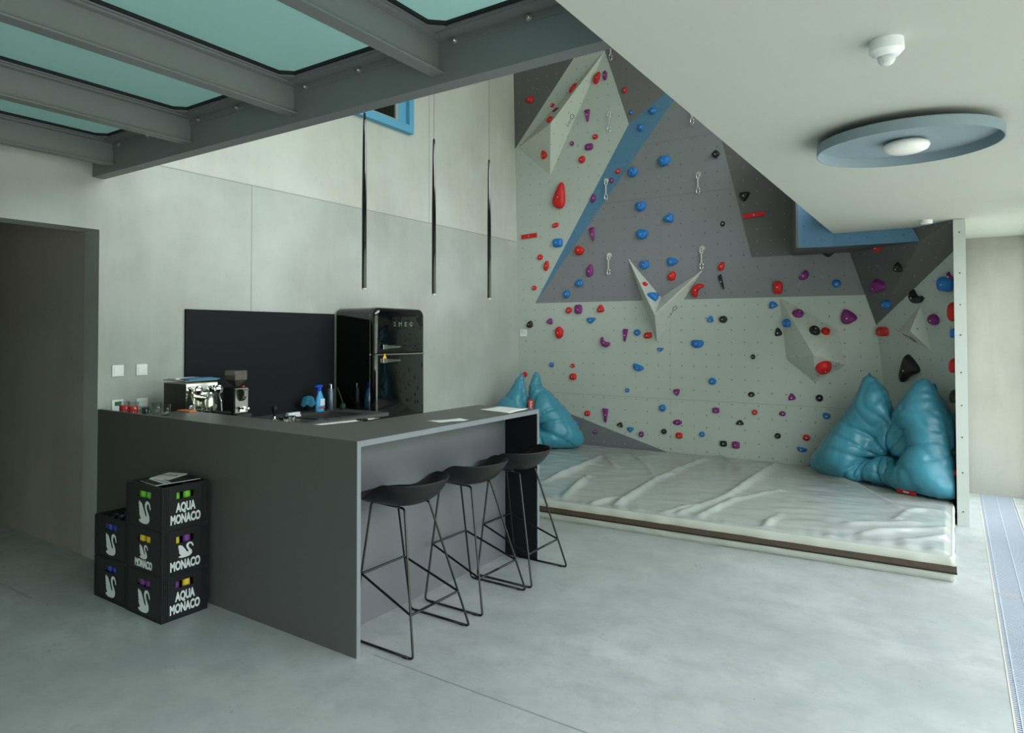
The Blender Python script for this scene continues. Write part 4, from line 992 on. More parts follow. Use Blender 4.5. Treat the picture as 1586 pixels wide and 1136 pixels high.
# ------------------------------------------------------------------ kitchen worktop at the wall with its sink
kt = thing('kitchen_counter', 'low dark worktop along the concrete wall behind the bar with inset sink', 'counter', (-4.6, 3.7, 0))
Z = .90
link_mesh('worktop', MB().box(W + .022, -4.27, 2.71, 4.14, Z - .03, Z).box(W + .022, -4.80, 4.14, 4.60, Z - .03, Z).box(-4.36, -4.27, 4.14, 4.60, Z - .03, Z).box(W + .022, -4.27, 4.60, 4.845, Z - .03, Z), M_counter, kt)
link_mesh('cabinet', MB().box(W + .022, -4.30, 2.86, 4.845, .08, Z - .03 - .16).box(W + .022, -4.33, 2.86, 4.12, .71, Z - .03), M_counter, kt)
link_mesh('plinth', MB().box(W + .022, -4.35, 2.86, 4.845, 0, .08), M_black, kt)
link_mesh('sink', MB().box(-4.80, -4.795, 4.14, 4.60, .72, Z).box(-4.365, -4.36, 4.14, 4.60, .72, Z).box(-4.80, -4.36, 4.14, 4.145, .72, Z).box(-4.80, -4.36, 4.595, 4.60, .72, Z).box(-4.80, -4.36, 4.14, 4.60, .715, .725)
          .box(-4.815, -4.345, 4.125, 4.14, Z, Z + .003).box(-4.815, -4.345, 4.60, 4.615, Z, Z + .003).box(-4.815, -4.80, 4.14, 4.60, Z, Z + .003).box(-4.36, -4.345, 4.14, 4.60, Z, Z + .003), M_steelb, kt)
tag(link_mesh('splashback', MB().box(W + .001, W + .020, 3.211, 4.852, .87, 1.829), M_splash_end_shade), 'dark anthracite splashback panel on the concrete wall left of the fridge', 'splashback')

# ------------------------------------------------------------------ fridge
fr = thing('refrigerator', 'glossy black retro refrigerator with chrome handles and rounded top', 'refrigerator', (-4.7, 5.24, 0))
y0, y1, xb, xf = 4.862, 5.622, W + .04, -4.53
def round_rect(y0, y1, z0, z1, r, n=8):
    P = [(y0, z0), (y1, z0)]
    P += [(y1 - r + r * math.sin(a), z1 - r + r * math.cos(a)) for a in [PI / 2 * (1 - j / n) for j in range(n + 1)]]
    P += [(y0 + r - r * math.sin(a), z1 - r + r * math.cos(a)) for a in [PI / 2 * j / n for j in range(n + 1)]]
    return P
ft = 1.888
pr_ = round_rect(y0, y1, .06, ft, .075)
link_mesh('cabinet', MB().prism([(xb, y, z) for y, z in pr_], (xf - xb, 0, 0)), M_black, fr, smooth=True)
def door(name, z0, z1, r, top):
    # bulging door: stacked cross sections
    P0 = round_rect(y0, y1, z0, z1, r if top else .004)
    q = MB(); k = len(P0); cy, cz = (y0 + y1) / 2, (z0 + z1) / 2; rows = []
    for s_, x in ((1, xf + .004), (1, xf + .035), (.985, xf + .052), (.955, xf + .064), (.90, xf + .070)):
        hy, hz = (y1 - y0) / 2, (z1 - z0) / 2
        dlt = (1 - s_) * hy
        rows += [(x, cy + (y - cy) * (hy - dlt) / hy, (cz + (z - cz) * (hz - min(dlt, .05) * (1 if z > cz or not top else .4)) / hz) if top else (z if z > cz else cz + (z - cz) * (hz - dlt * .6) / hz)) for y, z in P0]
    q.add(rows, [(a * k + b, a * k + (b + 1) % k, (a + 1) * k + (b + 1) % k, (a + 1) * k + b) for a in range(4) for b in range(k)] + [tuple(range(k)), tuple(4 * k + b for b in range(k))])
    return link_mesh(name, q, M_black, fr, smooth=True)
ZS = 1.432
d1 = door('freezer_door', ZS + .006, ft, .075, True); d2 = door('fridge_door', .10, ZS - .006, .0, False)
link_mesh('door_trim', MB().box(xf, xf + .066, y0 + .002, y1 - .002, ZS - .006, ZS + .006).box(xf - .002, xf + .004, y0 - .002, y0 + .001, .08, ft - .07), M_chrome, fr)
link_mesh('plinth', MB().box(xb, xf + .02, y0 + .03, y1 - .03, 0, .10), M_black, fr)
def handle(z, parent):
    q = MB().add([(xf + .070, y0 + .14, z - .020), (xf + .085, y0 + .14, z - .018), (xf + .085, y0 + .14, z + .018), (xf + .070, y0 + .14, z + .020),
                  (xf + .075, y0 + .34, z - .010), (xf + .098, y0 + .34, z - .008), (xf + .098, y0 + .34, z + .008), (xf + .075, y0 + .34, z + .010)],
                 [(0, 1, 2, 3), (4, 5, 6, 7), (0, 1, 5, 4), (1, 2, 6, 5), (2, 3, 7, 6), (3, 0, 4, 7)]).box(xf + .066, xf + .095, y0 + .09, y0 + .15, z - .022, z + .022)
    link_mesh('handle', q, M_chrome, parent, bevel=.003)
handle(1.505, d1); handle(1.372, d2)
link_mesh('lettering', text_mb('SMEG', .062, (xf + .071, y0 + .41, 1.725), (0, 1, 0), (0, 0, 1), 1.05, .0012, spacing=2.3), M_chrome, d1)
wt = link_mesh('warning_sticker', fill_poly([(-.026, -.02), (.026, -.02), (0, .03)], (xf + .0705, y0 + .135, 1.415), (0, 1, 0), (0, 0, 1), .001), mat('yellow_sticker', (236, 190, 40), .5), d2)
link_mesh('lettering', MB().box(xf + .0718, xf + .0722, y0 + .133, y0 + .137, 1.404, 1.422).box(xf + .0718, xf + .0722, y0 + .133, y0 + .137, 1.398, 1.401), M_gasket, wt)

# ------------------------------------------------------------------ espresso machine
em = thing('espresso_machine', 'chrome two-knob espresso machine with dark side panel on the worktop', 'espresso machine', (-4.65, 3.03, .90))
a0, a1, c0, c1 = -4.79, -4.51, 2.90, 3.165
link_mesh('housing', MB().box(a0, a1, c0, c1, .93, 1.262), mat('dark_machine_panel', (38, 39, 40), .4, .3), em, bevel=.004)
link_mesh('front_plate', MB().box(a1, a1 + .004, c0 + .004, c1, .93, 1.262), M_chrome, em)
link_mesh('cup_rail', MB().tube([(a1, c0, 1.285), (a1, c1, 1.285), (a0, c1, 1.285), (a0, c0, 1.285), (a1, c0, 1.285)], .004, 6).box(a0, a1, c0, c1, 1.262, 1.268), M_steelb, em)
for yy in (c0 + .075, c1 - .02):
    link_mesh('steam_knob', MB().lathe([(.010, 0), (.010, .03), (.030, .032), (.034, .045), (.030, .062), (.012, .068)], (a1, yy, 1.215), 20, 'x'), M_chrome, em, smooth=True)
link_mesh('brew_group', MB().lathe([(.035, 0), (.035, .07), (.030, .09)], (a1, c0 + .15, 1.16), 20, 'x').lathe([(.036, 1.07), (.036, 1.13), (.028, 1.175), (.02, 1.20)], (a1 + .075, c0 + .15, 0), 20), M_chrome, em, smooth=True)
for yy in (c0 + .055, c0 + .235):
    link_mesh('gauge', MB().lathe([(.022, 0), (.022, .014), (.019, .016)], (a1, yy, 1.085), 18, 'x'), M_steelb, em)
for yy in (c0 + .03, c1 - .005):
    link_mesh('steam_wand', MB().tube([(a1 + .03, yy, 1.19), (a1 + .06, yy, 1.12), (a1 + .07, yy, 1.02), (a1 + .085, yy, .985)], .005, 8), M_chrome, em, smooth='all')
pf = link_mesh('portafilter', MB().lathe([(.036, 1.045), (.038, 1.068)], (a1 + .075, c0 + .15, 0), 20), M_chrome, em)
link_mesh('handle', MB().tube([(a1 + .11, c0 + .16, 1.055), (a1 + .15, c0 + .20, 1.05), (a1 + .19, c0 + .25, 1.045)], [.009, .013, .012], 10), M_gasket, pf, smooth=True)
link_mesh('drip_tray', MB().box(a1, a1 + .12, c0 + .01, c1 - .01, .915, .945), M_chrome, em, bevel=.003)
link_mesh('foot', MB().lathe([(.015, .90), (.018, .93)], (a0 + .04, c0 + .04, 0), 12).lathe([(.015, .90), (.018, .93)], (a1 - .03, c0 + .04, 0), 12).lathe([(.015, .90), (.018, .93)], (a1 - .03, c1 - .04, 0), 12), M_gasket, em)
tag(link_mesh('folded_towel', MB().add([(a1 + .02, c0 + .02, 1.288), (a1 + .02, c1 + .01, 1.288), (a0 + .18, c1 + .01, 1.292), (a0 + .18, c0 + .02, 1.292), (a1 + .02, c0 + .02, 1.298), (a1 + .015, c0 + .16, 1.305), (a1 + .02, c1 + .01, 1.296), (a0 + .18, c1 + .01, 1.300), (a0 + .18, c0 + .15, 1.303), (a0 + .18, c0 + .02, 1.299)],
      [(0, 1, 2, 3), (4, 5, 8, 9), (5, 6, 7, 8), (0, 1, 6, 5, 4), (1, 2, 7, 6), (2, 3, 9, 8, 7), (3, 0, 4, 9)]), mat('blue_towel', (66, 120, 164), .85)), 'folded blue cloth lying on top of the espresso machine', 'cloth')
tag(link_mesh('small_tray', MB().box(a0 + .01, a0 + .11, c0 + .03, c1 - .03, 1.289, 1.297), M_white), 'flat white tray on the back of the espresso machine', 'tray')

# ------------------------------------------------------------------ coffee grinder
gr = thing('coffee_grinder', 'black and silver coffee grinder with clear bean hopper, right of the espresso machine', 'coffee grinder', (-4.66, 3.4, .90))
g0, g1, h0, h1 = -4.76, -4.62, 3.395, 3.53
link_mesh('body', MB().box(g0, g1, h0, h1, .90, 1.20), M_gasket, gr, bevel=.004)
link_mesh('front_plate', MB().box(g1, g1 + .006, h0 + .01, h1 - .005, 1.00, 1.195), M_steelb, gr)
link_mesh('drawer', MB().box(g1, g1 + .03, h0 + .01, h1 + .015, .905, .99), mat('dark_drawer', (40, 46, 46), .4), gr, bevel=.003)
link_mesh('spout', MB().add([(g1, h0 + .03, 1.19), (g1, h0 + .11, 1.19), (g1 + .06, h0 + .10, 1.19), (g1 + .06, h0 + .04, 1.19), (g1, h0 + .045, 1.09), (g1, h0 + .09, 1.09), (g1 + .04, h0 + .085, 1.11), (g1 + .04, h0 + .05, 1.11)],
          [(0, 3, 2, 1), (4, 5, 6, 7), (0, 1, 5, 4), (1, 2, 6, 5), (2, 3, 7, 6), (3, 0, 4, 7)]), M_steelb, gr, bevel=.003)
link_mesh('display', MB().box(g1 + .058, g1 + .063, h0 + .052, h0 + .088, 1.135, 1.18), M_black, gr)
link_mesh('fork', MB().box(g1, g1 + .07, h0 + .045, h0 + .055, 1.03, 1.045).box(g1, g1 + .07, h0 + .085, h0 + .095, 1.03, 1.045).box(g1, g1 + .02, h0 + .045, h0 + .095, 1.01, 1.05), M_chrome, gr)
link_mesh('power_button', MB().lathe([(.012, 1.20), (.012, 1.212)], (g1 - .02, h1 - .03, 0), 12), mat('red_button', (220, 60, 40), .4), gr)
def frustum(xa, xb_, ya_, yb_, z0, z1, sh):
    return MB().add([(xa + sh, ya_ + sh, z0), (xb_ - sh, ya_ + sh, z0), (xb_ - sh, yb_ - sh, z0), (xa + sh, yb_ - sh, z0), (xa, ya_, z1), (xb_, ya_, z1), (xb_, yb_, z1), (xa, yb_, z1)],
                    [(0, 3, 2, 1), (4, 5, 6, 7), (0, 1, 5, 4), (1, 2, 6, 5), (2, 3, 7, 6), (3, 0, 4, 7)])
hp = link_mesh('bean_hopper', frustum(g0 + .01, g1, h0 + .01, h1 - .01, 1.21, 1.262, .045).box(g0 + .01, g1, h0 + .01, h1 - .01, 1.262, 1.335), mat('smoked_hopper', (120, 115, 112), .12, alpha=.45), gr)
link_mesh('coffee_beans', frustum(g0 + .014, g1 - .004, h0 + .014, h1 - .014, 1.212, 1.260, .042).box(g0 + .014, g1 - .004, h0 + .014, h1 - .014, 1.260, 1.295), mat('coffee_beans', (58, 34, 24), .5, bump=1.0, bscale=90, nscale=90, noise_amt=.4), hp)

# ------------------------------------------------------------------ small things on the worktop
tm = thing('coffee_tamper', 'coffee tamper with black ball handle standing on the worktop', 'tamper', (-4.50, 3.70, .90))
link_mesh('base', MB().lathe([(.031, .90), (.031, .925), (.013, .94), (.010, .955)], (-4.5, 3.70, 0), 20), M_chrome, tm, smooth=True)
link_mesh('handle', MB().lathe([(.010, .955), (.012, .985), (.021, 1.005), (.0245, 1.022), (.018, 1.038), (.004, 1.042)], (-4.5, 3.70, 0), 20), M_gasket, tm, smooth=True)
k2 = thing('portafilter', 'loose portafilter with chrome basket and black handle beside the sink', 'portafilter', (-4.42, 3.86, .90))
link_mesh('basket', MB().lathe([(.030, .905), (.035, .92), (.036, .948), (.030, .950)], (-4.45, 3.84, 0), 22), M_chrome, k2, smooth=True)
link_mesh('handle', MB().tube([(-4.43, 3.87, .935), (-4.39, 3.94, .93), (-4.36, 3.99, .925), (-4.34, 4.03, .922)], [.008, .013, .014, .011], 10), M_gasket, k2, smooth=True)
tag(link_mesh('knock_tray', MB().box(-4.46, -4.40, 3.71, 3.79, .90, .905).box(-4.46, -4.40, 3.71, 3.714, .905, .95).box(-4.46, -4.40, 3.786, 3.79, .905, .95).box(-4.46, -4.456, 3.714, 3.786, .905, .95), M_chrome), 'small square chrome stand in front of the tamper', 'stand')
tag(link_mesh('cleaning_brush', MB().box(-4.70, -4.655, 3.98, 4.12, .90, .925).box(-4.695, -4.66, 3.985, 4.115, .925, .945), M_white, bevel=.003), 'white bristled cleaning brush lying left of the sink', 'brush')
tag(link_mesh('wooden_tray', MB().lathe([(.07, .90), (.075, .912)], (-4.46, 3.52, 0), 22), mat('dark_walnut', (82, 50, 34), .5)), 'round dark brown wooden coaster right of the coffee grinder', 'coaster')
sprd = thing('spray_bottle', 'light blue cleaning spray bottle with dark blue trigger', 'spray bottle', (-4.80, 4.50 - .16, .90))
by = 4.53
def ov(rx, ry, z, c=(-4.86, by), n=20): return [(c[0] + rx * math.cos(2 * PI * j / n), c[1] + ry * math.sin(2 * PI * j / n), z) for j in range(n)]
def loft(rows):
    k = len(rows[0]); q = MB(); q.add([p for r in rows for p in r], [(a * k + b, a * k + (b + 1) % k, (a + 1) * k + (b + 1) % k, (a + 1) * k + b) for a in range(len(rows) - 1) for b in range(k)] + [tuple(range(k)), tuple((len(rows) - 1) * k + b for b in range(k))]); return q
link_mesh('body', loft([ov(.028, .048, .90), ov(.030, .052, .91), ov(.030, .052, .98), ov(.026, .042, 1.03), ov(.020, .028, 1.06), ov(.014, .016, 1.09)]), mat('light_blue_bottle', (70, 160, 214), .3), sprd, smooth=True)
tr = link_mesh('trigger_head', MB().box(-4.874, -4.846, by - .045, by + .025, 1.125, 1.150).lathe([(.016, 1.09), (.016, 1.115), (.012, 1.13)], (-4.86, by, 0), 14).prism([(-4.866, by - .022, 1.125), (-4.866, by - .036, 1.075), (-4.866, by - .029, 1.07), (-4.866, by - .012, 1.12)], (.012, 0, 0)).box(-4.868, -4.852, by - .060, by - .045, 1.130, 1.144), mat('dark_blue_trigger', (24, 74, 190), .35), sprd)
link_mesh('label', MB().box(-4.831, -4.8285, by - .022, by + .035, .955, 1.02), mat('pale_label', (196, 222, 232), .5), sprd)
link_mesh('label_band', MB().box(-4.829, -4.827, by - .038, by + .040, .932, .944), mat('red_label_band', (196, 40, 40), .5), sprd)
th = thing('thermos_flask', 'tall grey steel drinking flask with silver cap beside the spray bottle', 'flask', (-4.86, 4.63, .90))
link_mesh('body', MB().lathe([(.034, .90), (.036, .91), (.036, 1.085), (.026, 1.105)], (-4.88, 4.685, 0), 22), mat('blue_grey_steel', (92, 104, 120), .3, .7), th, smooth=True)
link_mesh('cap', MB().lathe([(.023, 1.105), (.023, 1.145), (.018, 1.15)], (-4.88, 4.685, 0), 18), M_chrome, th, smooth=True)
gl = thing('water_carafe', 'small glass carafe draped with a teal cloth at the sink', 'carafe', (-4.86, 4.35, .90))
link_mesh('body', MB().lathe([(.026, .90), (.028, .96), (.024, 1.0), (.022, 1.02)], (-4.88, 4.42, 0), 18), M_glass, gl, smooth=True)
mb = MB(); rows = []
for s_, z in ((.004, 1.055), (.026, 1.050), (.040, 1.030), (.050, .995), (.055, .965)):
    rows.append([(-4.88 + s_ * (1 + .28 * math.sin(3 * a + 1) * (s_ > .03)) * math.cos(a), 4.41 + s_ * (1.15 + .3 * math.sin(2 * a) * (s_ > .03)) * math.sin(a), z + .012 * math.sin(5 * a) * (s_ > .03)) for a in [2 * PI * j / 30 for j in range(30)]])
q = MB(); k = 30; q.add([p for r in rows for p in r], [(a * k + b, a * k + (b + 1) % k, (a + 1) * k + (b + 1) % k, (a + 1) * k + b) for a in range(4) for b in range(k)] + [tuple(range(k))])
tag(link_mesh('draped_cloth', q, mat('teal_cloth', (30, 108, 134), .8), smooth='all'), 'teal cloth hanging over the carafe left of the spray bottle', 'cloth')
fau = thing('dish_brush', 'dark green dish brush leaning against the fridge behind the sink', 'brush', (-4.80, 4.78, .90))
link_mesh('handle', MB().tube([(-4.80, 4.78, .95), (-4.86, 4.80, 1.03), (-4.92, 4.82, 1.10)], .005, 8), mat('green_handle', (46, 84, 64), .4), fau)
link_mesh('head', MB().lathe([(.022, .905), (.030, .93), (.024, .955), (.006, .96)], (-4.80, 4.775, 0), 16), mat('dark_green_head', (30, 60, 44), .7), fau, smooth=True)

# glasses and candle jars on the bar's wall end
gg = thing('drinking_glass', 'clear drinking glass, the rightmost on the counter corner by the wall', 'glass', (-4.27, 2.60, 1.084), 'glasses on the bar near the wall')
def glass_mb(cx, cy, z, r, h):
    return MB().lathe([(r * .85, z), (r * .86, z + .004), (r, z + h), (r - .0018, z + h), (r * .84 - .0015, z + .008), (.001, z + .008)], (cx, cy, 0), 20)
M_tumbler = glass_mat('tumbler_glass', (.93, .96, .96, 1))
link_mesh('tumbler', glass_mb(-4.27, 2.60, 1.084, .034, .075), M_tumbler, gg, smooth='all')
for (x, y, z, lb) in ((-4.46 + .045, 2.62, 1.084, 'clear drinking glass, second from the right on the counter corner'), (-4.50, 2.60, 1.05, 'clear drinking glass, third from the right near the wall'), (-4.60, 2.64, 1.05, 'clear drinking glass right of the red candle jars')):
    dup(gg, (x, y, z), 0, lb)
cj = thing('candle_jar', 'red candle in a clear glass jar, the left one of two', 'candle jar', (-4.80, 2.605, 1.05), 'red candle jars on the bar')
link_mesh('jar', glass_mb(-4.80, 2.605, 1.05, .036, .10), M_tumbler, cj, smooth='all')
link_mesh('red_wax', MB().lathe([(.031, 1.062), (.033, 1.118)], (-4.80, 2.605, 0), 18), mat('red_wax', (200, 36, 28), .5), cj, smooth=True)
dup(cj, (-4.69, 2.61, 1.05), 0, 'red candle in a clear glass jar, the right one of two')
tag(link_mesh('sponge_cloth', MB().box(-4.43, -4.28, 2.785, 2.845, T, T + .010), mat('orange_sponge', (226, 128, 72), .8), bevel=.003), 'flat orange sponge cloth on the counter before the espresso machine', 'sponge')

# papers on the counter
def paper(name, P, label, cat='paper', z=T, h=.002, m=None):
    q = MB(); P = [Vector((x, y, 0)) for x, y in P]; n = 6; vs = []; fs = []
    for a in range(n + 1):
        for b in range(n + 1):
            p = P[0].lerp(P[1], a / n).lerp(P[3].lerp(P[2], a / n), b / n)
            vs.append((p.x, p.y, z + .0008 + h * (1 + math.sin(a * 1.3 + b * .8)) * .5 + .004 * (max(0, a - n + 1) * max(0, b - n + 1))))
    N_ = n + 1
    fs = [(b + a * N_, b + 1 + a * N_, b + 1 + (a + 1) * N_, b + (a + 1) * N_) for a in range(n) for b in range(n)]
    q.add(vs, fs); o = link_mesh(name, q, m or M_paper, smooth='all'); sd = o.modifiers.new('s', 'SOLIDIFY'); sd.thickness = .0006; sd.offset = 1
    return tag(o, label, cat)
paper('paper_sheet', [(-3.10, 2.83), (-3.03, 2.88), (-2.985, 3.30), (-3.05, 3.27)], 'long narrow white paper at the inner edge of the bar top near its corner')
paper('paper_sheet', [(-2.66, 3.37), (-2.57, 3.60), (-2.47, 3.56), (-2.55, 3.36)], 'small white note in the middle of the bar top')
pp = paper('paper_sheet', [(-2.76, 4.09), (-2.77, 4.37), (-2.50, 4.35), (-2.47, 4.05)], 'white sheet at the far end of the bar top by the bean bag')
tag(link_mesh('phone', MB().box(-3.03, -2.985, 3.13, 3.19, T + .003, T + .011), M_gasket, bevel=.002), 'small black phone on the narrow paper at the inner bar edge', 'phone')

# ------------------------------------------------------------------ wall switches
def switch(y, z, name, label, cat, rocker=True):
    t = thing(name, label, cat, (W, y, z), 'white switch plates on the concrete wall' if rocker else None)
    link_mesh('cover_plate', MB().box(W, W + .010, y - .043, y + .043, z - .042, z + .042), M_white, t, bevel=.002)
    link_mesh('rocker', MB().box(W + .010, W + .014, y - .030, y + .030, z - .030, z + .030), M_white, t, bevel=.0015)
    return t
s1 = switch(2.668, 1.356, 'light_switch', 'white light switch at upper left, nearest the passage', 'light switch')
dup(s1, (W, 2.853, 1.356), 0, 'white light switch at upper right, left of the splashback')
dup(s1, (W, 2.858, 1.098), 0, 'white socket plate low behind the drinking glasses')
t = thing('room_thermostat', 'white room thermostat with green display low above the bar end', 'thermostat', (W, 2.668, 1.10))
link_mesh('cover_plate', MB().box(W, W + .010, 2.625, 2.711, 1.058, 1.142), M_white, t, bevel=.002)
link_mesh('display', MB().box(W + .010, W + .013, 2.645, 2.692, 1.098, 1.128), mat('green_display', (60, 110, 76), .3), t)

# ------------------------------------------------------------------ ceiling fittings
cl = thing('ceiling_lamp', 'round blue-grey dish ceiling lamp with white opal globe', 'ceiling lamp', (-.178, 3.99, 2.615))
c_ = (-.178, 3.99, 0)
R_ = .385
link_mesh('dish', MB().lathe([(R_, 2.528), (R_, 2.575), (R_ - .006, 2.580), (.001, 2.580), (.001, 2.574), (R_ - .012, 2.574), (R_ - .006, 2.528), (R_, 2.528)], c_, 72, cap=False), M_dish, cl, smooth=True)
link_mesh('mounting', MB().lathe([(.20, 2.58), (.20, 2.615)], c_, 32), M_gasket, cl)
link_mesh('opal_globe', MB().lathe([(.02, 2.576), (.07, 2.572), (.096, 2.558), (.100, 2.545), (.090, 2.528), (.06, 2.516), (.02, 2.511), (.003, 2.510)], (-.178, 4.02, 0), 32), M_opal, cl, smooth='all')
sn = thing('motion_sensor', 'white round motion sensor on the ceiling above the blue-grey lamp', 'motion sensor', (-.172, 2.70, 2.615))
link_mesh('housing', MB().lathe([(.050, 2.615), (.052, 2.585), (.052, 2.578), (.036, 2.560), (.020, 2.558)], (-.172, 2.72, 0), 36), M_white, sn, smooth=True)
link_mesh('lens', MB().lathe([(.027, 2.562), (.0265, 2.548), (.020, 2.536), (.010, 2.530), (.002, 2.529)], (-.172, 2.72, 0), 28), mat('frosted_lens', (205, 212, 212), .3, bump=.3, bscale=200), sn, smooth='all')
sd_ = thing('smoke_detector', 'tiny white smoke detector on the ceiling near the dark corner panel', 'smoke detector', (-.178, 7.23, 2.615))
link_mesh('housing', MB().lathe([(.045, 2.615), (.045, 2.588), (.040, 2.583)], (-.178, 7.20, 0), 28), M_white, sd_, smooth=True)

# ------------------------------------------------------------------ trench heater grilles along the windows
for gi, (ya, yb_, lb) in enumerate(((5.524, 8.845, 'long aluminium floor grille ending at the far concrete wall'), (2.27, 5.520, 'long aluminium floor grille in the foreground by the windows'))):
    g = thing('floor_grille', lb, 'floor grille', (.325, ya, 0), 'aluminium trench heater grilles')
    q = MB(); n_ = int((yb_ - ya) / .020)
    for j in range(n_):
        y = ya + .006 + j * .020; q.box(.193, .457, y, y + .0095, -.016, -.001)
    link_mesh('slats', q, M_alu, g)
    link_mesh('rim', MB().box(.185, .192, ya, yb_, -.03, .002).box(.458, .465, ya, yb_, -.03, .002).box(.192, .458, ya, ya + .004, -.03, .0), mat('pale_rim', (190, 186, 172), .4), g)
    link_mesh('tie_rod', MB().box(.211, .216, ya, yb_, -.012, .0005).box(.325, .330, ya, yb_, -.012, .0005).box(.441, .446, ya, yb_, -.012, .0005), mat('pale_rod', (170, 178, 190), .4), g)

# ------------------------------------------------------------------ bar stools
def make_stool():
    cx, cy = -2.40, 2.92
    t = thing('bar_stool', 'x', 'bar stool', (cx, cy, 0), 'black bar stools at the counter')
    # low bucket seat
    nr, na = 9, 40; q = MB(); vs = []
    for i in range(nr + 1):
        r = i / nr
        for j in range(na):
            a = 2 * PI * j / na; c, s = math.cos(a), math.sin(a)
            p = 2.5
            rr = (abs(c) ** p + abs(s) ** p) ** (-1 / p)
            x, y = c * rr * r * .228, s * rr * r * .232
            bk = min(1, max(0, (x + .12) / .17)); bk = bk * bk * (3 - 2 * bk)
            z = .712 + (r ** 4.5) * (.034 + .100 * bk) - .006 * (1 - r * r)
            x2 = x + (r ** 4) * .02 * bk
            vs.append((cx - .075 + x2, cy + y, z))
    fs = [(i * na + j, i * na + (j + 1) % na, (i + 1) * na + (j + 1) % na, (i + 1) * na + j) for i in range(nr) for j in range(na)]
    q.add(vs, fs)
    o = link_mesh('seat', q, M_blackplast, t, smooth='all'); sd = o.modifiers.new('s', 'SOLIDIFY'); sd.thickness = .007; sd.offset = -1
    o.modifiers.new('sub', 'SUBSURF').levels = 1
    r = .0065
    def bend(P, rad=.03, n=4):
        P = [Vector(p) for p in P]; out = [P[0]]
        for i in range(1, len(P) - 1):
            a = (P[i - 1] - P[i]).normalized(); b = (P[i + 1] - P[i]).normalized()
            for k in range(n + 1):
                u_ = k / n; out.append(P[i] + a * rad * (1 - u_) ** 2 + b * rad * u_ ** 2)
        return out + [P[-1]]
    F = {}
    for s in (-1, 1):
        yb0, yt = cy + s * .245, cy + s * .105
        lo_b, lo_f = Vector((cx - .215, yb0, r)), Vector((cx + .205, yb0, r))
        hi_b, hi_f = Vector((cx - .205, yt, .705)), Vector((cx + .03, yt, .700))
        F[s] = (lo_b, lo_f, hi_b, hi_f)
        mid = lambda a, b: (a + b) / 2
        link_mesh('sled_runner', MB().tube([lo_b + Vector((.03, 0, 0)), lo_f - Vector((.03, 0, 0))], r, 8), M_blackmetal, t, smooth='all')
        for lo, hi, dx in ((lo_b, hi_b, 1), (lo_f, hi_f, -1)):
            path = bend([lo + Vector((dx * .03, 0, 0)), lo, hi, hi + Vector((dx * .04, 0, 0))], .022)
            link_mesh('leg', MB().tube(path, r, 8), M_blackmetal, t, smooth='all')
        link_mesh('seat_rail', MB().tube([hi_b + Vector((.03, 0, 0)), hi_f - Vector((.03, 0, 0))], r, 8), M_blackmetal, t, smooth='all')
        for lo, dx in ((lo_b, .05), (lo_f, -.05)):
            link_mesh('glide', MB().box(lo.x + dx - .014, lo.x + dx + .014, yb0 - .008, yb0 + .008, 0, .010), M_gasket, t)
    zf, zb = .20, .33
    pt_ = lambda lo, hi, z: lo + (hi - lo) * ((z - lo.z) / (hi.z - lo.z))
    A = [pt_(F[-1][1], F[-1][3], zf), pt_(F[1][1], F[1][3], zf), pt_(F[1][0], F[1][2], zb), pt_(F[-1][0], F[-1][2], zb)]
    link_mesh('footrest', MB().tube(bend([(A[0] + A[1]) / 2, A[1], A[2], A[3], A[0], (A[0] + A[1]) / 2], .015), r, 8), M_blackmetal, t, smooth='all')
    return t
st = make_stool(); st['label'] = 'black wire-frame bar stool nearest the counter corner, first of three'
dup(st, (-2.415, 3.565, 0), 0, 'black wire-frame bar stool in the middle of the three')
dup(st, (-2.405, 4.118, 0), 0, 'black wire-frame bar stool farthest away, by the counter end panel')

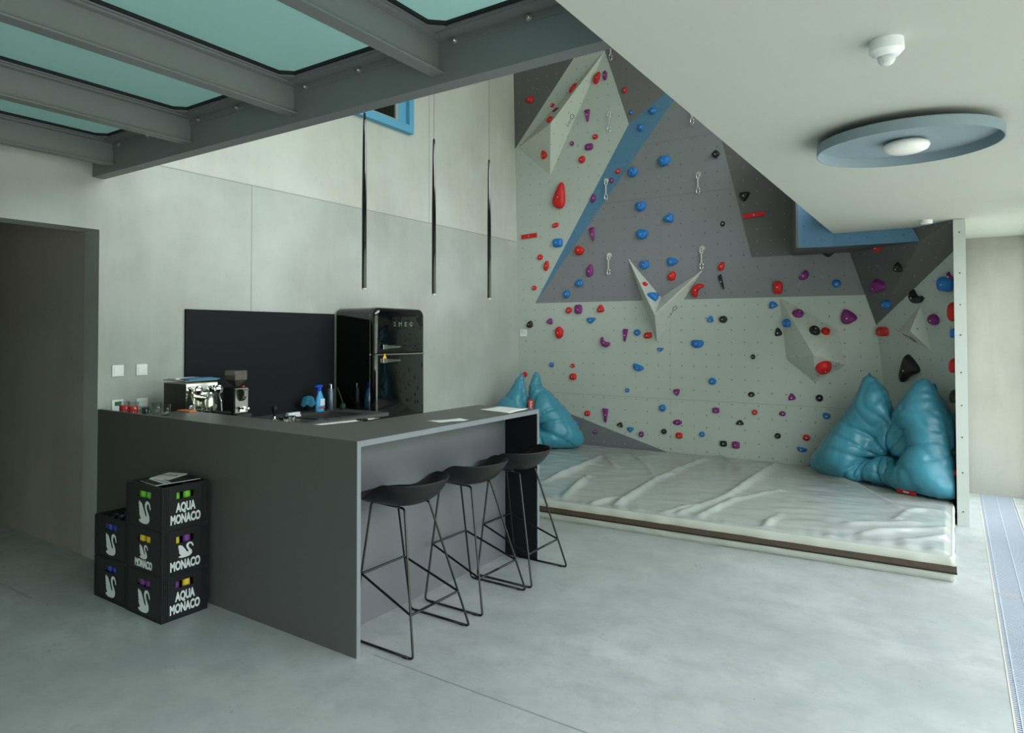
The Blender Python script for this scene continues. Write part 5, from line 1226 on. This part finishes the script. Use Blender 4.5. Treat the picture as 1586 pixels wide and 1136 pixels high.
# ------------------------------------------------------------------ beverage crates
SWAN = smooth_poly([(-.46, .50), (-.40, .40), (-.34, .46), (-.28, .36), (-.22, .40), (-.12, .24), (-.02, .08), (.06, -.08), (.14, -.18), (.20, -.14), (.14, .02), (.05, .18), (.05, .36), (.13, .47), (.26, .50), (.38, .46), (.46, .34), (.50, .18), (.47, .12), (.42, .18), (.38, .30), (.30, .38), (.22, .36),
                    (.18, .24), (.24, .08), (.36, -.06), (.42, -.22), (.38, -.38), (.22, -.48), (-.10, -.50), (-.32, -.46), (-.42, -.40), (-.40, -.34), (-.24, -.32), (-.34, -.20), (-.40, -.08), (-.34, -.06), (-.42, .06), (-.36, .08), (-.44, .20), (-.38, .22), (-.46, .34), (-.40, .36)], 1)
HC_ = .2535
def crate_shell(name, x0, x1, y0, y1, z, label, long_side, short_side):
    """long_side: print on the -y face; short_side: print on the +x face"""
    t = thing(name, label, 'drinks crate', ((x0 + x1) / 2, (y0 + y1) / 2, z), 'black drinks crates stacked against the counter')
    q = MB(); w = .010; zt = z + HC_ - .003; zh0, zh1 = z + .172, z + .212
    xm, ym = (x0 + x1) / 2, (y0 + y1) / 2
    hx, hy = .072, .058
    for ya, yb_ in ((y0, y0 + w), (y1 - w, y1)):
        q.box(x0, x1, ya, yb_, z, zh0).box(x0, xm - hx, ya, yb_, zh0, zh1).box(xm + hx, x1, ya, yb_, zh0, zh1).box(x0, x1, ya, yb_, zh1, zt)
    for xa, xb_ in ((x0, x0 + w), (x1 - w, x1)):
        q.box(xa, xb_, y0 + w, y1 - w, z, zh0).box(xa, xb_, y0 + w, ym - hy, zh0, zh1).box(xa, xb_, ym + hy, y1 - w, zh0, zh1).box(xa, xb_, y0 + w, y1 - w, zh1, zt)
    q.box(x0 + w, x1 - w, y0 + w, y1 - w, z, z + .008)
    link_mesh('body', q, M_crate, t)
    rb = MB()
    for d in (.000, .012, .024, .036):
        rb.box(x1, x1 + .004, y0 + d, y0 + d + .006, z + .006, zt - .006).box(x1, x1 + .004, y1 - d - .006, y1 - d, z + .006, zt - .006)
    for d in (.0, .012):
        rb.box(x0 + d, x0 + d + .006, y0 - .003, y0, z + .006, zt - .006).box(x1 - d - .006, x1 - d, y0 - .003, y0, z + .006, zt - .006)
    rb.box(x0, x1 + .003, y0 - .003, y0, z, z + .006).box(x1, x1 + .003, y0, y1, z, z + .006)
    link_mesh('corner_ribs', rb, M_crate, t)
    O1, U1 = (xm, y0 - .0005, 0), Vector((1, 0, 0)); UP = Vector((0, 0, 1))
    def swan(o, u, w_, h_): return fill_poly([(a * w_, b * h_) for a, b in SWAN], o, u, UP, .0008)
    if long_side == 'swan': link_mesh('swan_emblem', swan((xm + .005, y0, z + .092), U1, .135, .135), M_print, t)
    else:
        link_mesh('swan_emblem', swan((xm, y0, z + .118), U1, .095, .085), M_print, t)
        link_mesh('lettering', text_mb('MONACO', .060, (xm, y0 - .0003, z + .046), U1, UP, .66, .0026), M_print, t)
    U2 = Vector((0, 1, 0)); fx = x1 + .0003
    if short_side == 'swan':
        link_mesh('swan_emblem', swan((fx, ym, z + .126), U2, .105, .082), M_print, t)
        link_mesh('lettering', text_mb('MONACO', .070, (fx, ym, z + .045), U2, UP, .60, .0030), M_print, t)
    else:
        link_mesh('lettering', text_mb('AQUA', .070, (fx, ym, z + .122), U2, UP, .60, .0030), M_print, t)
        link_mesh('lettering', text_mb('MONACO', .070, (fx, ym, z + .056), U2, UP, .60, .0030), M_print, t)
    return t
BC = {'green': (mat('green_bottle_glass', (34, 70, 40), .15), mat('green_bottle_label', (110, 190, 60), .5)),
      'purple': (mat('dark_bottle_glass', (26, 20, 22), .15), mat('purple_bottle_label', (112, 60, 140), .5)),
      'yellow': (mat('dark_bottle_glass', (26, 20, 22), .15), mat('yellow_bottle_label', (226, 196, 60), .5)),
      'blue': (mat('dark_bottle_glass', (26, 20, 22), .15), mat('blue_bottle_label', (44, 70, 160), .5)),
      'pink': (mat('dark_bottle_glass', (26, 20, 22), .15), mat('pink_bottle_label', (200, 130, 176), .5))}
PROTO = {}
def bottle(col, x, y, z, label, group):
    if col not in PROTO:
        t = thing('bottle', label, 'bottle', (x, y, z), group)
        link_mesh('glass_body', MB().lathe([(.026, z), (.027, z + .12), (.021, z + .15), (.013, z + .185), (.012, z + .215)], (x, y, 0), 12), BC[col][0], t, smooth=True)
        link_mesh('neck_label', MB().lathe([(.0225, z + .150), (.0205, z + .195)], (x, y, 0), 12), BC[col][1], t, smooth=True)
        link_mesh('cap', MB().lathe([(.0145, z + .213), (.0145, z + .222), (.010, z + .224)], (x, y, 0), 10), M_steelb, t)
        PROTO[col] = t; return t
    return dup(PROTO[col], (x, y, z), 0, label, group)
crates = [(-3.985, -3.610, 2.183, 2.475, 0, 'bottom crate of the tall front stack, swan emblem on its wide side', 'swan', 'text', 'purple', 'purple-labelled bottle in the bottom crate of the tall stack'),
          (-3.985, -3.610, 2.183, 2.475, 1, 'middle crate of the tall front stack, with swan emblem over MONACO', 'both', 'swan', 'yellow', 'bottle showing at a hand hole of the middle crate'),
          (-3.985, -3.610, 2.183, 2.475, 2, 'top crate of the tall front stack holding green bottles', 'swan', 'text', 'green', 'green bottle showing at a hand hole of the top crate'),
          (-4.365, -3.993, 2.190, 2.482, 0, 'bottom crate of the short rear stack by the passage', 'swan', 'text', 'blue', 'blue-labelled bottle in the bottom crate of the short stack'),
          (-4.365, -3.993, 2.190, 2.482, 1, 'open top crate of the short rear stack, bottle caps showing', 'swan', 'text', 'blue', 'blue-labelled bottle in the open crate of the short stack')]
for (x0, x1, ya, yb_, lv, lab, ls, ss, col, bl) in crates:
    z = lv * HC_
    crate_shell('drinks_crate', x0, x1, ya, yb_, z, lab, ls, ss)
    grp = bl.replace('bottle', 'bottles', 1)
    nxx, nyy = 5, 4
    for i in range(nxx):
        for j in range(nyy):
            vis = (j == 0) or (i == nxx - 1 and x1 > -3.7) or (lv == 1 and x1 < -3.9)
            if not vis: continue
            bx_ = x0 + .045 + (x1 - x0 - .09) * i / (nxx - 1); by_ = ya + .042 + (yb_ - ya - .084) * j / (nyy - 1)
            bottle(col if (i + j) % 3 else {'yellow': 'purple', 'purple': 'yellow', 'blue': 'pink'}.get(col, col), bx_, by_, z + .009, bl, grp)
# brochures on the top crate
zt = 3 * HC_
def brochure(cx, cy, w, h, ang, z, m, label, extra=None):
    c, s = math.cos(ang), math.sin(ang)
    Q = [(cx + a * w / 2 * c - b * h / 2 * s, cy + a * w / 2 * s + b * h / 2 * c) for a, b in ((-1, -1), (1, -1), (1, 1), (-1, 1))]
    t = thing('brochure', label, 'brochure', (cx, cy, z))
    link_mesh('pages', MB().prism([(x, y, z) for x, y in Q], (0, 0, .002)), M_paper, t)
    link_mesh('cover', MB().prism([(x, y, z + .004) for x, y in Q], (0, 0, .001)), m, t)
    U = Vector((c, s, 0)); Vv = Vector((-s, c, 0)); O = Vector((cx, cy, z + .0052))
    q = MB()
    for (a0_, a1_, b0, b1) in extra[0]:
        q.prism([O + U * a0_ + Vv * b0, O + U * a1_ + Vv * b0, O + U * a1_ + Vv * b1, O + U * a0_ + Vv * b1], (0, 0, .0004))
    link_mesh('cover_print', q, extra[1], t)
    return t
bars = []
rr = random.Random(4)
for r_ in range(2):
    x = -.10
    while x < .09:
        w_ = rr.uniform(.008, .016); bars.append((x, x + w_, -.060 - r_ * .028, -.040 - r_ * .028)); x += w_ + .004
brochure(-3.775, 2.335, .20, .27, -.10, zt, mat('black_cover', (14, 14, 15), .4), 'black brochure with white print on the topmost crate', (bars, M_print))
bars2 = [(-.06 + .012 * j, -.052 + .012 * j, .0, .012 + .006 * (j % 3)) for j in range(10)]
brochure(-3.85, 2.37, .13, .17, .35, zt + .006, mat('pale_cover', (206, 204, 200), .5), 'white brochure with colourful logo lying on the black brochure', (bars2, mat('dark_print', (60, 66, 80), .5)))
